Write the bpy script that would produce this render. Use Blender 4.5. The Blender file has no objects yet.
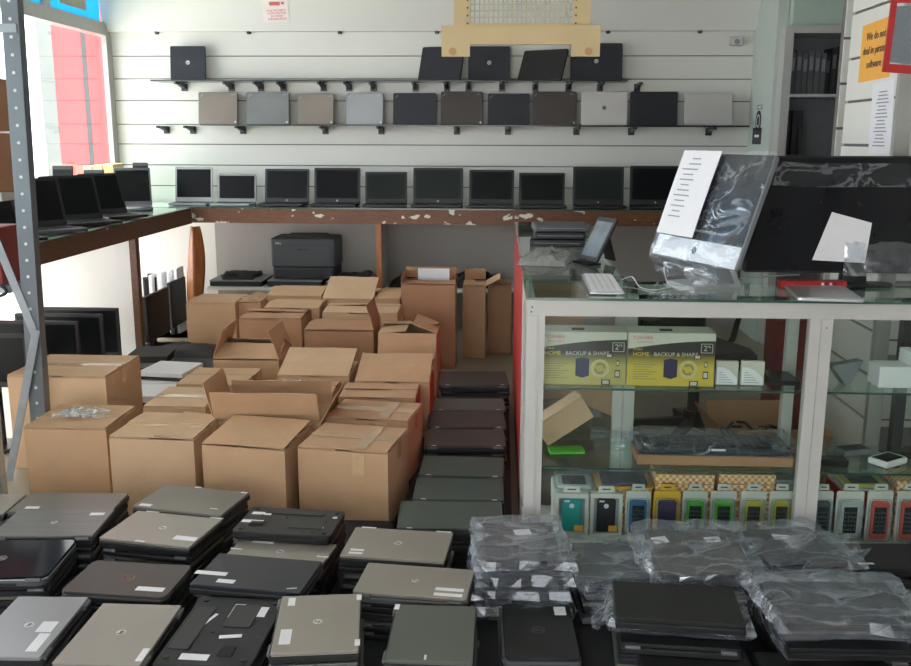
import bpy, math, random
from mathutils import Vector, Matrix, noise
random.seed(7)
S = bpy.context.scene
COL = S.collection
PI = math.pi
rad = math.radians
# ------------------------------------------------------------------ camera
F = 930.0; PIT = rad(11.84); YAW = rad(2.74); ROLL = rad(0.2); EYE = 1.55
CAM = Vector((0, 0, EYE))
fw = Vector((-math.sin(YAW)*math.cos(PIT), math.cos(YAW)*math.cos(PIT), -math.sin(PIT)))
rt = Vector((math.cos(YAW), math.sin(YAW), 0)); up = rt.cross(fw)
rt, up = rt*math.cos(ROLL)+up*math.sin(ROLL), up*math.cos(ROLL)-rt*math.sin(ROLL)
def ray(x, y): return fw + rt*((x-455.5)/F) + up*((333-y)/F)
def Z(x, y, z):
    d = ray(x, y); return CAM + d*((z-EYE)/d.z)
def Y(x, y, yy):
    d = ray(x, y); return CAM + d*(yy/d.y)
def X(x, y, xx):
    d = ray(x, y); return CAM + d*(xx/d.x)
cd = bpy.data.cameras.new('camera'); cam = bpy.data.objects.new('camera', cd); COL.objects.link(cam)
cd.sensor_fit = 'HORIZONTAL'; cd.sensor_width = 36; cd.lens = F/911*36; cd.clip_end = 200; cd.clip_start = .02
m = Matrix((rt, up, -fw)).transposed().to_4x4(); m.translation = CAM; cam.matrix_world = m
S.camera = cam
# ------------------------------------------------------------------ materials
def lin(c):
    return tuple(((v/12.92) if v <= .04045 else ((v+.055)/1.055)**2.4) for v in c)
def hexc(h):
    return tuple(int(h[i:i+2], 16)/255 for i in (0, 2, 4))
MATS = {}
def mat(name, h, rough=.5, metal=0, var=.05, scale=12, bump=0, bscale=None, stretch=(1, 1, 1), emit=0, spec=.5, coat=0, trans=0):
    if name in MATS: return MATS[name]
    M = bpy.data.materials.new(name); M.use_nodes = True
    nt = M.node_tree; b = nt.nodes['Principled BSDF']
    c = lin(hexc(h)); N = nt.nodes.new; Lk = nt.links.new
    b.inputs['Roughness'].default_value = rough; b.inputs['Metallic'].default_value = metal
    b.inputs['Specular IOR Level'].default_value = spec
    b.inputs['Coat Weight'].default_value = coat
    if trans: b.inputs['Transmission Weight'].default_value = trans
    tc = N('ShaderNodeTexCoord'); mp = N('ShaderNodeMapping'); mp.inputs['Scale'].default_value = stretch
    Lk(tc.outputs['Object'], mp.inputs['Vector'])
    nz = N('ShaderNodeTexNoise'); nz.inputs['Scale'].default_value = scale; nz.inputs['Detail'].default_value = 4
    Lk(mp.outputs['Vector'], nz.inputs['Vector'])
    cr = N('ShaderNodeValToRGB')
    cr.color_ramp.elements[0].position = .3; cr.color_ramp.elements[1].position = .7
    cr.color_ramp.elements[0].color = tuple(v*(1-var) for v in c)+(1,)
    cr.color_ramp.elements[1].color = tuple(min(1, v*(1+var)) for v in c)+(1,)
    Lk(nz.outputs['Fac'], cr.inputs['Fac']); Lk(cr.outputs['Color'], b.inputs['Base Color'])
    if bump:
        n2 = N('ShaderNodeTexNoise'); n2.inputs['Scale'].default_value = bscale or scale*4
        Lk(mp.outputs['Vector'], n2.inputs['Vector'])
        bp = N('ShaderNodeBump'); bp.inputs['Strength'].default_value = bump; bp.inputs['Distance'].default_value = .01
        Lk(n2.outputs['Fac'], bp.inputs['Height']); Lk(bp.outputs['Normal'], b.inputs['Normal'])
    if emit:
        Lk(cr.outputs['Color'], b.inputs['Emission Color']); b.inputs['Emission Strength'].default_value = emit
    MATS[name] = M
    return M
def chipmat(name, h, chip, scale, th):
    """veneer with chipped white patches"""
    M = mat(name, h, .45, var=.35, scale=6, stretch=(3, 3, 30))
    nt = M.node_tree; N = nt.nodes.new; Lk = nt.links.new; b = nt.nodes['Principled BSDF']
    src = b.inputs['Base Color'].links[0].from_socket
    tc = N('ShaderNodeTexCoord'); nz = N('ShaderNodeTexNoise'); nz.inputs['Scale'].default_value = scale; nz.inputs['Detail'].default_value = 3
    mp = N('ShaderNodeMapping'); mp.inputs['Scale'].default_value = (1, 1, 1.6); mp.inputs['Location'].default_value = (3.3, 0, 1.2)
    Lk(tc.outputs['Object'], mp.inputs['Vector']); Lk(mp.outputs['Vector'], nz.inputs['Vector'])
    cr = N('ShaderNodeValToRGB'); cr.color_ramp.elements[0].position = th; cr.color_ramp.elements[1].position = th+.01
    Lk(nz.outputs['Fac'], cr.inputs['Fac'])
    mx = N('ShaderNodeMixRGB'); Lk(cr.outputs['Color'], mx.inputs['Fac']); Lk(src, mx.inputs['Color1'])
    mx.inputs['Color2'].default_value = lin(hexc(chip))+(1,); Lk(mx.outputs['Color'], b.inputs['Base Color'])
    return M
def glassmat(name, tint, refl=1.0, rough=.01):
    M = bpy.data.materials.new(name); M.use_nodes = True; nt = M.node_tree; nt.nodes.clear(); N = nt.nodes.new; Lk = nt.links.new
    o = N('ShaderNodeOutputMaterial'); t = N('ShaderNodeBsdfTransparent'); t.inputs['Color'].default_value = tint+(1,)
    g = N('ShaderNodeBsdfGlossy'); g.inputs['Roughness'].default_value = rough; g.inputs['Color'].default_value = (refl, refl, refl, 1)
    fr = N('ShaderNodeFresnel'); fr.inputs['IOR'].default_value = 1.45
    ge = N('ShaderNodeNewGeometry'); iv = N('ShaderNodeMath'); iv.operation = 'SUBTRACT'; iv.inputs[0].default_value = 1; Lk(ge.outputs['Backfacing'], iv.inputs[1])
    ml = N('ShaderNodeMath'); ml.operation = 'MULTIPLY'; Lk(iv.outputs[0], ml.inputs[0]); Lk(fr.outputs['Fac'], ml.inputs[1])
    mx = N('ShaderNodeMixShader'); Lk(ml.outputs[0], mx.inputs['Fac']); Lk(t.outputs[0], mx.inputs[1]); Lk(g.outputs[0], mx.inputs[2])
    Lk(mx.outputs[0], o.inputs['Surface']); MATS[name] = M
    return M
def filmmat(name, base, haze, scale, bumpd=.02):
    """crumpled clear plastic: mostly clear, milky where folded, glossy"""
    M = bpy.data.materials.new(name); M.use_nodes = True; nt = M.node_tree; nt.nodes.clear(); N = nt.nodes.new; Lk = nt.links.new
    o = N('ShaderNodeOutputMaterial'); t = N('ShaderNodeBsdfTransparent'); t.inputs['Color'].default_value = (.93, .95, .97, 1)
    g = N('ShaderNodeBsdfGlossy'); g.inputs['Roughness'].default_value = .16; g.inputs['Color'].default_value = (.95, .97, 1, 1)
    d = N('ShaderNodeBsdfDiffuse'); d.inputs['Color'].default_value = (.76, .83, .95, 1)
    tl = N('ShaderNodeBsdfTranslucent'); tl.inputs['Color'].default_value = (.75, .8, .88, 1)
    dm = N('ShaderNodeMixShader'); dm.inputs['Fac'].default_value = .4; Lk(d.outputs[0], dm.inputs[1]); Lk(tl.outputs[0], dm.inputs[2])
    sm = N('ShaderNodeMixShader'); sm.inputs['Fac'].default_value = .5; Lk(dm.outputs[0], sm.inputs[1]); Lk(g.outputs[0], sm.inputs[2])
    tc = N('ShaderNodeTexCoord'); nz = N('ShaderNodeTexNoise'); nz.inputs['Scale'].default_value = scale; nz.inputs['Detail'].default_value = 3
    nz.inputs['Distortion'].default_value = .6
    mp = N('ShaderNodeMapping'); mp.inputs['Scale'].default_value = (1, 1.9, 1.3); mp.inputs['Rotation'].default_value = (.3, .2, .8)
    Lk(tc.outputs['Object'], mp.inputs['Vector']); Lk(mp.outputs['Vector'], nz.inputs['Vector'])
    # ridges: 1-|2n-1|
    a = N('ShaderNodeMath'); a.operation = 'MULTIPLY_ADD'; a.inputs[1].default_value = 2; a.inputs[2].default_value = -1; Lk(nz.outputs['Fac'], a.inputs[0])
    ab = N('ShaderNodeMath'); ab.operation = 'ABSOLUTE'; Lk(a.outputs[0], ab.inputs[0])
    rp = N('ShaderNodeMapRange'); rp.inputs['From Min'].default_value = .07; rp.inputs['From Max'].default_value = 0
    rp.inputs['To Min'].default_value = base; rp.inputs['To Max'].default_value = base+haze; Lk(ab.outputs[0], rp.inputs['Value'])
    lw = N('ShaderNodeLayerWeight'); lw.inputs['Blend'].default_value = .25
    ad = N('ShaderNodeMath'); ad.operation = 'MULTIPLY_ADD'; ad.inputs[1].default_value = .4; ad.use_clamp = True
    Lk(lw.outputs['Facing'], ad.inputs[0]); Lk(rp.outputs[0], ad.inputs[2])
    bp = N('ShaderNodeBump'); bp.inputs['Strength'].default_value = .35; bp.inputs['Distance'].default_value = bumpd; Lk(ab.outputs[0], bp.inputs['Height'])
    Lk(bp.outputs['Normal'], g.inputs['Normal']); Lk(bp.outputs['Normal'], d.inputs['Normal'])
    mx = N('ShaderNodeMixShader'); Lk(ad.outputs[0], mx.inputs['Fac']); Lk(t.outputs[0], mx.inputs[1]); Lk(sm.outputs[0], mx.inputs[2])
    Lk(mx.outputs[0], o.inputs['Surface']); MATS[name] = M
    return M
def frosted(name, k=(1, 1, 1)):
    M = bpy.data.materials.new(name); M.use_nodes = True; nt = M.node_tree; nt.nodes.clear(); N = nt.nodes.new; Lk = nt.links.new
    o = N('ShaderNodeOutputMaterial'); d = N('ShaderNodeBsdfDiffuse'); d.inputs['Color'].default_value = (.8*k[0], .8*k[1], .8*k[2], 1)
    t = N('ShaderNodeBsdfTranslucent'); t.inputs['Color'].default_value = (.9*k[0], .9*k[1], .9*k[2], 1)
    mx = N('ShaderNodeMixShader'); mx.inputs['Fac'].default_value = .85; Lk(d.outputs[0], mx.inputs[1]); Lk(t.outputs[0], mx.inputs[2]); Lk(mx.outputs[0], o.inputs['Surface'])
    MATS[name] = M
    return M
M_WALL = mat('slatwall_white', 'dfdfd9', .45, var=.02, scale=2)
M_WALL2 = mat('plaster_white', 'd9d9d6', .7, var=.03, scale=2)
M_GROOVE = mat('groove_dark', '6b6b66', .8)
M_CEIL = mat('bulkhead_white', 'dcdcd8', .6, var=.02, scale=1.5)
M_FLOOR = mat('floor_tile', '8e8676', .35, var=.08, scale=3)
M_GROUND = mat('concrete_outside', 'c9c7c2', .9, var=.08, scale=2)
M_GREEN = mat('green_wall', 'b4c8bd', .7, var=.03, scale=2)
M_PIL = mat('pilaster_paint', 'c3cdc6', .6, var=.03, scale=2)
M_FRAME = mat('window_alu', 'a9aaa6', .4, .3, var=.03)
M_WHITEALU = mat('white_alu', 'bebebb', .35, var=.02)
M_WOOD = chipmat('counter_veneer', '6a4126', 'd8d2c6', 9, .64)
M_WOODL = chipmat('counter_veneer_plain', '5c3b25', 'd8d2c6', 7, .72)
M_VENEER = mat('veneer_orange', '9b5f31', .4, var=.25, scale=5, stretch=(14, 14, 1.2))
M_GLASS = glassmat('clear_glass', (.93, .97, .95))
M_GLASSG = glassmat('green_glass', (.84, .93, .89))
M_WGLASS = glassmat('window_glass', (.97, .98, .98))
M_GEDGE = mat('glass_edge', '3c5a50', .15, var=.1)
M_FROST = frosted('frosted_white')
M_DARKSHELF = mat('dark_shelf', '26302c', .2)
M_STEEL = mat('bracket_steel', '8a8c8d', .3, .8)
M_BRACK = mat('bracket_dark', '3f4142', .4, .4)
M_BLACK = mat('black_plastic', '1d1e20', .45, var=.12)
M_BLACKM = mat('black_matte', '222327', .65, var=.1)
M_BLACKG = mat('black_gloss', '12141a', .12, var=.1, spec=.3)
M_SCREEN = mat('screen_black', '111315', .3, var=.1, scale=3, spec=.12)
M_SCREENG = mat('screen_greenish', '1e2623', .3, var=.1, scale=3, spec=.15)
M_KEY = mat('keys_black', '2a2b2d', .5)
M_GREYB = mat('base_grey', '54565a', .45, var=.06)
M_LIDA = mat('lid_gunmetal', '7c7973', .38, .55, var=.05, scale=3)
M_LIDB = mat('lid_silver_taupe', 'a09a92', .4, .55, var=.04, scale=3)
M_LIDC = mat('lid_silver_grey', '9a9b9e', .4, .5, var=.04, scale=3)
M_LIDD = mat('lid_olive_grey', '656a63', .42, .35, var=.05, scale=3)
M_LIDE = mat('lid_dark_slate', '2b2d35', .45, .2, var=.08)
M_LIDF = mat('lid_dark_brown', '4a4340', .4, .3, var=.06)
M_LIDG = mat('lid_brown_grey', '857a70', .35, .5, var=.1, scale=3, stretch=(1, 8, 1))
M_LIDH = mat('lid_brushed', '7d7e7d', .35, .6, var=.12, scale=3, stretch=(1, 10, 1))
M_LIDW = mat('lid_bright_silver', 'cccac8', .35, .3, var=.03)
M_NAVY = mat('lid_navy_black', '1b1f29', .4, var=.1)
M_PETROL = mat('lid_petrol', '4b5652', .3, .3, var=.06)
M_LOGO = mat('logo_chrome', 'd5d5d5', .3, .5, var=.01)
M_LOGOR = mat('logo_copper', 'a06a55', .35, .6, var=.01)
M_WHITE = mat('white_paper', 'e6e7ec', .7, var=.02)
M_INK = mat('ink', '3a3a3e', .8, var=.02)
M_INKG = mat('ink_grey', '9a9aa0', .8, var=.02)
M_CARD = mat('cardboard', 'bd9a78', .85, var=.07, scale=5, bump=.15, bscale=30)
M_CARDB = mat('cardboard_pale', 'c6a685', .85, var=.07, scale=5, bump=.15, bscale=30)
M_CARDD = mat('cardboard_brown', 'a98162', .85, var=.08, scale=5, bump=.15, bscale=30)
M_CARDBOUNCE = mat('cardboard_red_bounce', 'b5523f', .7, var=.08, scale=5)  # red light thrown back by the counter panel, put into the card colour
M_TAPE = mat('packing_tape', 'c9ab86', .15, var=.08, scale=20, coat=.4)
M_FILM = filmmat('bag_film', .13, .40, 4.5)
M_FILM2 = filmmat('wrap_film', .03, .30, 7)
M_FILM3 = filmmat('blister_film', .08, .12, 20, .004)
M_RACK = mat('rack_grey', '6d757c', .4, .5, var=.06, scale=10)
M_RACKL = mat('rack_galvanised', '9aa3aa', .35, .6, var=.1, scale=14)
M_HOLE = mat('hole_pale', 'c9ccd0', .6)
M_RED = mat('red_panel', 'b02a2e', .35, var=.08, scale=3)
M_REDC = mat('red_cloth', '6d1f22', .8, var=.2, scale=8)
M_BANNER = mat('red_banner', 'e0484c', .7, var=.04, scale=3)
M_BGREY = mat('banner_grey', '767c7a', .7, var=.05, scale=4)
M_BGREYD = mat('banner_grey_dark', '45484c', .7, var=.05, scale=4)
M_CREAM = mat('cream_metal', 'cab488', .5, var=.05, scale=4)
M_CREAMD = mat('cream_mesh', 'b9b39c', .5, var=.05)
M_ORANGE = mat('orange_paper', 'f0b050', .8, var=.03)
M_PINK = mat('pink_ink', 'd06a72', .8, var=.02)
M_PINKP = mat('pink_paper', 'eadfdf', .8, var=.02)
M_BLUEP = frosted('poster_blue', (.10, .42, .62))
M_PRINTER = mat('printer_charcoal', '3b3e42', .55, var=.05)
M_GREYPL = mat('grey_plastic', '7d8287', .5, var=.05)
M_CABLE = mat('white_cable', 'd8dadd', .4, var=.01)
M_SILVER = mat('aluminium', 'c2c5c8', .3, .7, var=.02)
M_BEIGE = mat('beige_card', 'd5b98a', .7, var=.05)
# ------------------------------------------------------------------ mesh builder
class MB:
    def __init__(s): s.v = []; s.f = []; s.mi = []
    def add(s, vs, fs, mi=0, M=None):
        o = len(s.v)
        s.v += [tuple(M @ Vector(v)) if M is not None else tuple(v) for v in vs]
        s.f += [tuple(i+o for i in f) for f in fs]; s.mi += [mi]*len(fs); return s
    def box(s, c, z, mi=0, M=None, ch=0):
        if ch: return s.rbox(c, z, ch, ch*.8, 1, mi, M)
        x, y, h = c; a, b, d = z[0]/2, z[1]/2, z[2]/2
        vs = [(x+i*a, y+j*b, h+k*d) for k in (-1, 1) for j in (-1, 1) for i in (-1, 1)]
        return s.add(vs, [(0, 2, 3, 1), (4, 5, 7, 6), (0, 1, 5, 4), (2, 6, 7, 3), (0, 4, 6, 2), (1, 3, 7, 5)], mi, M)
    def lohi(s, lo, hi, mi=0, M=None):
        return s.box([(a+b)/2 for a, b in zip(lo, hi)], [b-a for a, b in zip(lo, hi)], mi, M)
    def rbox(s, c, z, r, ch=.001, seg=3, mi=0, M=None):
        """box with rounded vertical corners (r) and chamfered top and bottom edges (ch)"""
        W, D, H = z
        def ring(ins, h):
            out = []; rr = max(r-ins, .0001); a = W/2-ins; b = D/2-ins
            for k, (sx, sy) in enumerate(((1, 1), (-1, 1), (-1, -1), (1, -1))):
                for i in range(seg+1):
                    t = PI/2*k + PI/2*i/seg
                    out.append((c[0]+sx*(a-rr)+rr*math.cos(t), c[1]+sy*(b-rr)+rr*math.sin(t), c[2]+h))
            return out
        n = 4*(seg+1); vs = ring(ch, -H/2)+ring(0, -H/2+ch)+ring(0, H/2-ch)+ring(ch, H/2)
        fs = [tuple(range(n-1, -1, -1)), tuple(range(3*n, 4*n))]
        for L in range(3):
            for i in range(n):
                j = (i+1) % n; fs.append((L*n+i, L*n+j, (L+1)*n+j, (L+1)*n+i))
        return s.add(vs, fs, mi, M)
    def cyl(s, p, q, r, r2=None, n=12, mi=0, M=None):
        p, q = Vector(p), Vector(q); d = (q-p).normalized(); r2 = r if r2 is None else r2
        a = d.orthogonal().normalized(); b = d.cross(a)
        vs = [p+(a*math.cos(2*PI*i/n)+b*math.sin(2*PI*i/n))*r for i in range(n)]+[q+(a*math.cos(2*PI*i/n)+b*math.sin(2*PI*i/n))*r2 for i in range(n)]
        fs = [tuple(range(n-1, -1, -1)), tuple(range(n, 2*n))]+[(i, (i+1) % n, n+(i+1) % n, n+i) for i in range(n)]
        return s.add(vs, fs, mi, M)
    def ringf(s, c, r1, r2, h, n=20, mi=0, M=None, a=1.0):
        vs = []
        for z in (0, h):
            for r in (r1, r2):
                vs += [(c[0]+r*math.cos(2*PI*i/n), c[1]+a*r*math.sin(2*PI*i/n), c[2]+z) for i in range(n)]
        fs = []
        for i in range(n):
            j = (i+1) % n
            fs += [(2*n+i, 3*n+i, 3*n+j, 2*n+j), (n+i, n+j, 3*n+j, 3*n+i), (i, 2*n+i, 2*n+j, j), (i, j, n+j, n+i)]
        return s.add(vs, fs, mi, M)
    def tube(s, pts, r, n=8, mi=0, M=None):
        pts = [Vector(p) for p in pts]; o = []; pa = None
        for i, p in enumerate(pts):
            d = (pts[min(i+1, len(pts)-1)]-pts[max(i-1, 0)]).normalized()
            a = d.orthogonal().normalized() if pa is None else (pa-d*pa.dot(d)).normalized()
            pa = a; b = d.cross(a)
            o += [p+(a*math.cos(2*PI*k/n)+b*math.sin(2*PI*k/n))*r for k in range(n)]
        fs = [(i*n+k, i*n+(k+1) % n, (i+1)*n+(k+1) % n, (i+1)*n+k) for i in range(len(pts)-1) for k in range(n)]
        fs += [tuple(range(n-1, -1, -1)), tuple(range((len(pts)-1)*n, len(pts)*n))]
        return s.add(o, fs, mi, M)
    def prism(s, poly, h0, h1, ax='z', mi=0, M=None):
        """polygon in the plane across axis ax, extruded from h0 to h1"""
        f = {'z': lambda a, b, h: (a, b, h), 'y': lambda a, b, h: (a, h, b), 'x': lambda a, b, h: (h, a, b)}[ax]
        n = len(poly); vs = [f(a, b, h0) for a, b in poly]+[f(a, b, h1) for a, b in poly]
        fs = [tuple(range(n-1, -1, -1)), tuple(range(n, 2*n))]+[(i, (i+1) % n, n+(i+1) % n, n+i) for i in range(n)]
        return s.add(vs, fs, mi, M)
    def sheet(s, fn, nu, nv, th=0, mi=0, M=None):
        vs = [fn(i/nu, j/nv) for j in range(nv+1) for i in range(nu+1)]; w = nu+1
        fs = [(j*w+i, j*w+i+1, (j+1)*w+i+1, (j+1)*w+i) for j in range(nv) for i in range(nu)]
        if th:
            k = len(vs); vs = vs+[tuple(Vector(v)-Vector((0, 0, th))) for v in vs]
            fs += [tuple(i+k for i in f[::-1]) for f in fs]
            ed = [j*w for j in range(nv+1)]; 
            loop = list(range(0, nu+1))+[j*w+nu for j in range(1, nv+1)]+[nv*w+i for i in range(nu-1, -1, -1)]+[j*w for j in range(nv-1, 0, -1)]
            fs += [(loop[(i+1) % len(loop)], loop[i], loop[i]+k, loop[(i+1) % len(loop)]+k) for i in range(len(loop))]
        return s.add(vs, fs, mi, M)
    def build(s, name, mats, parent=None, smooth=False, loc=None, M=None, label=None):
        me = bpy.data.meshes.new(name); me.from_pydata(s.v, [], s.f)
        if not isinstance(mats, (list, tuple)): mats = [mats]
        for m_ in mats: me.materials.append(m_)
        if len(mats) > 1: me.polygons.foreach_set('material_index', s.mi)
        if smooth: me.polygons.foreach_set('use_smooth', [True]*len(me.polygons))
        me.update()
        o = bpy.data.objects.new(name, me); COL.objects.link(o)
        if parent is not None: o.parent = parent
        if M is not None: o.matrix_local = M
        elif loc is not None: o.location = loc
        if label: o['label'] = label
        return o
def tag(o, label, cat, group=None):
    o['label'] = label; o['category'] = cat
    if group: o['group'] = group
    return o
def thing(name, label, cat, loc=(0, 0, 0), rz=0, group=None):
    o = bpy.data.objects.new(name, None); COL.objects.link(o); o.location = loc; o.rotation_euler = (0, 0, rz); o.empty_display_size = .05
    return tag(o, label, cat, group)
def struct(name, mb, m_, parent=None):
    o = mb.build(name, m_, parent)
    if parent is None: o['kind'] = 'structure'
    return o
def copy_tree(o, parent=None):
    c = o.copy(); COL.objects.link(c)
    if parent is not None: c.parent = parent
    for ch in list(o.children): copy_tree(ch, c)
    return c
TXT = {}
def text_geo(body, size, align='CENTER', ext=.0004):
    k = (body, size, align, ext)
    if k in TXT: return TXT[k]
    cu = bpy.data.curves.new('letters', 'FONT'); cu.body = body; cu.size = size; cu.align_x = align; cu.align_y = 'CENTER'; cu.extrude = ext; cu.resolution_u = 2
    o = bpy.data.objects.new('letters', cu); COL.objects.link(o)
    bpy.context.view_layer.update()
    me = bpy.data.meshes.new_from_object(o.evaluated_get(bpy.context.evaluated_depsgraph_get()))
    TXT[k] = ([tuple(v.co) for v in me.vertices], [tuple(p.vertices) for p in me.polygons])
    bpy.data.objects.remove(o); bpy.data.meshes.remove(me); bpy.data.curves.remove(cu)
    return TXT[k]
def put_text(mb, body, size, M, align='CENTER', mi=0):
    vs, fs = text_geo(body, size, align); mb.add(vs, fs, mi, M)
def T(x, y, z): return Matrix.Translation((x, y, z))
def R(a, ax): return Matrix.Rotation(a, 4, ax)
UPR = R(PI/2, 'X')          # flat XY artwork -> upright, facing -y
ORD = ['first', 'second', 'third', 'fourth', 'fifth', 'sixth', 'seventh', 'eighth', 'ninth', 'tenth', 'eleventh', 'twelfth', 'thirteenth']

# ================================================================== the room
WX = -3.25; WY = 7.85
fl = MB(); fl.lohi((WX, -2, -.02), (3.3, WY, 0)); struct('floor', fl, M_FLOOR)
gr = MB(); gr.lohi((-14, -12, -.06), (WX-.12, 20, -.03)); gr.lohi((WX-.12, -12, -.06), (10, -2.02, -.03)); struct('ground_outside', gr, M_GROUND)
# back slat wall: boards with real grooves between them
zs = [Y(400, p, WY).z for p in (33, 56, 79, 101, 125, 145, 166, 187)]
xr = Y(750, 60, WY).x
bw = MB()
edges = [0.9]+sorted(zs)[0:7]+[3.0]
bw.lohi((WX, WY+.012, 0), (3.3, WY+.1, 3.0), 1)
lo = 0.0
for z in sorted(zs)[:7]+[3.0]:
    bw.lohi((WX+.002, WY, lo), (xr+.05, WY+.012, z-.004), 0); lo = z+.004
struct('wall_back', bw, [M_WALL, M_GROOVE])
# bulkhead above, sloping out towards the room
z0 = Y(400, 32, WY).z
bk = MB(); bk.prism([(WY, z0), (WY-.05, z0+.002), (WY-.30, 3.0), (WY, 3.0)], WX, xr+.4, 'x')
struct('ceiling_bulkhead', bk, M_CEIL)
ce = MB(); ce.lohi((WX-.1, -2, 3.0), (3.3, WY+.1, 3.1)); struct('ceiling', ce, M_CEIL)
for i, px in enumerate((157, 249, 340, 437, 608, 700)):
    p = Y(px, 33, WY-.03); sp = MB(); sp.cyl((p.x, p.y, z0+.004), (p.x, p.y, z0-.018), .022, .016); 
    o = sp.build('downlight', M_BRACK); 
    tag(o, '%s small dark downlight from the window end under the bulkhead' % ORD[i], 'downlight', 'downlights under the bulkhead')
# pilaster at the end of the back wall
pil = MB(); pf = 7.22
xa, xb = Y(749, 60, WY).x, Y(786, 60, pf).x
pil.lohi((xa+.03, pf, 0), (xb, WY-.002, 3.0)); struct('pilaster_wall_right', pil, M_PIL)
# left wall with the shop window
zt = X(105, 36, WX).z; yj = X(106, 80, WX).y; zt2 = zt+.10
lw = MB()
lw.lohi((WX-.02, yj+.12, 0), (WX, WY, 3.0)); lw.lohi((WX-.1, -2, 0), (WX, 2.2, 3.0))
lw.lohi((WX-.1, 2.2, 0), (WX, yj+.12, .06)); lw.lohi((WX-.1, 2.2, zt2+.42), (WX, yj+.12, 3.0)); struct('wall_left', lw, M_WALL2)
wf = MB()
wf.lohi((WX-.07, 2.2, zt), (WX+.02, yj+.12, zt2)); wf.lohi((WX-.015, yj, .06), (WX+.025, yj+.12, zt)); wf.lohi((WX-.015, yj+.02, zt2), (WX+.01, yj+.12, zt2+.42))
wf.lohi((WX-.07, 2.2, .93), (WX+.02, yj, 1.0)); wf.lohi((WX-.07, 2.2, 1.0), (WX+.02, 2.28, zt))
yt = X(46, 5, WX).y; wf.lohi((WX-.06, yt-.05, zt2), (WX+.01, yt+.05, zt2+.42))
w1 = struct('window_1', wf, M_FRAME)
pn = MB(); pn.lohi((WX-.03, 2.28, 1.0), (WX-.022, yj, zt)); pn.build('window_pane', M_WGLASS, w1)
lp = MB(); lp.lohi((WX-.05, 2.2, .06), (WX-.03, yj, .93)); lp.build('frosted_panel', M_FROST, w1)
tp = MB(); tp.lohi((WX-.04, 2.2, zt2), (WX-.03, yt-.05, zt2+.42)); tp.lohi((WX-.04, yt+.05, zt2), (WX-.03, yj+.02, zt2+.42)); tp.build('transom_panel', M_WGLASS, w1)
for a, b, lab in ((2.3, yt-.05, 'blue poster in the transom beside the steel rack post'), (yt+.06, yj+.01, 'blue poster in the transom nearer the bulkhead')):
    q = MB(); q.lohi((WX-.022, a, zt2+.01), (WX-.018, b, zt2+.41)); r_ = thing('transom_poster', lab, 'poster', (0, 0, 0), 0, 'blue transom posters')
    q.build('sheet', M_BLUEP, r_)
    q = MB(); q.lohi((WX-.017, b-.7, zt2+.06), (WX-.014, b-.25, zt2+.2)); q.build('printed_picture', M_CREAMD, r_); q = MB(); q.lohi((WX-.017, b-1.4, zt2+.1), (WX-.014, b-.95, zt2+.3)); q.build('printed_picture', M_CREAMD, r_)
# vertical banners outside the window
for a, b, mm, lab in ((42, 56.9, M_BGREY, 'pale grey vertical banner outside the window'), (57, 85, M_BANNER, 'wide red vertical banner outside the window'),
                      (85, 90, M_BGREYD, 'dark grey strip between two red banners outside'), (90, 116, M_BANNER, 'narrow red vertical banner by the window jamb')):
    yy = 8.4; q = MB(); q.lohi((Y(a, 100, yy).x, yy, .0), (Y(b, 100, yy).x-.002, yy+.03, 3.1)); r_ = thing('banner', lab, 'banner', (0, 0, 0), 0, 'vertical banners outside')
    q.build('fabric', mm, r_); q = MB(); q.lohi((Y(a, 100, yy).x, yy-.01, 3.1), (Y(b, 100, yy).x-.002, yy+.04, 3.13)); q.build('top_bar', M_FRAME, r_)
rw = MB(); rw.lohi((3.2, -2, 0), (3.3, WY, 3.0)); struct('wall_right', rw, M_WALL2)
fwl = MB(); fwl.lohi((WX-.1, -2.1, 2.45), (3.3, -2, 3.0)); fwl.lohi((.9, -2.1, 0), (3.3, -2, 2.45)); struct('wall_light_block', fwl, M_WALL2)  # unseen wall added behind the camera to cut front light and reflections
# green wall piece above the bookcase
yb = 7.08
gw = MB(); gw.lohi((xb+.005, yb+.06, Y(800, 33, yb).z+.05), (3.2, yb+.4, 3.0)); struct('wall_green', gw, M_GREEN)
# partition of slatwall on the right, running towards the camera
px0 = 1.49; py0, py1 = X(841, 150, px0).y, X(897, 90, px0).y
pt = MB(); pt.lohi((px0+.012, py1, 0), (px0+.05, py0, 3.0), 1)
gz = sorted(X(848, p, px0).z for p in (16, 60, 102, 145)); st = gz[1]-gz[0]
g2 = [gz[0]-st*k for k in range(8, 0, -1)]+gz+[gz[3]+st*k for k in (1, 2, 3, 4)]
lo = 0
for z in g2+[3.0]:
    if z-.006 <= lo or z > 3.0: continue
    pt.lohi((px0, py1, lo), (px0+.012, py0, z-.006), 0); lo = z+.006
pt.lohi((px0-.004, py1-.03, 0), (px0+.054, py1, 3.0), 2)
struct('wall_partition', pt, [M_WALL, M_GROOVE, M_FRAME])
# second slatwall further to the right behind it, in shade
p2 = MB(); lo = 0; p2.lohi((px0+.06, 4.5, 0), (3.2, 4.54, 3.0), 1)
for z in [.2*k for k in range(1, 15)]+[3.0]:
    p2.lohi((px0+.06, 4.488, lo), (3.2, 4.5, z-.006), 0); lo = z+.006
struct('wall_side', p2, [M_WALL2, M_GROOVE])
# raised platform the laptops lie on
PZ = .08
pl = MB(); pl.lohi((-2.3, 1.6, 0), (-.20, 3.40, PZ)); pl.lohi((-.20, 1.6, 0), (1.75, 2.99, PZ)); struct('floor_platform', pl, M_BLACKM)
p3 = MB(); p3.lohi((-.40, 3.06, .001), (.06, 5.3, PZ)); p3.v = p3.v; struct('floor_platform_aisle', p3, M_BLACKM)

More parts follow.
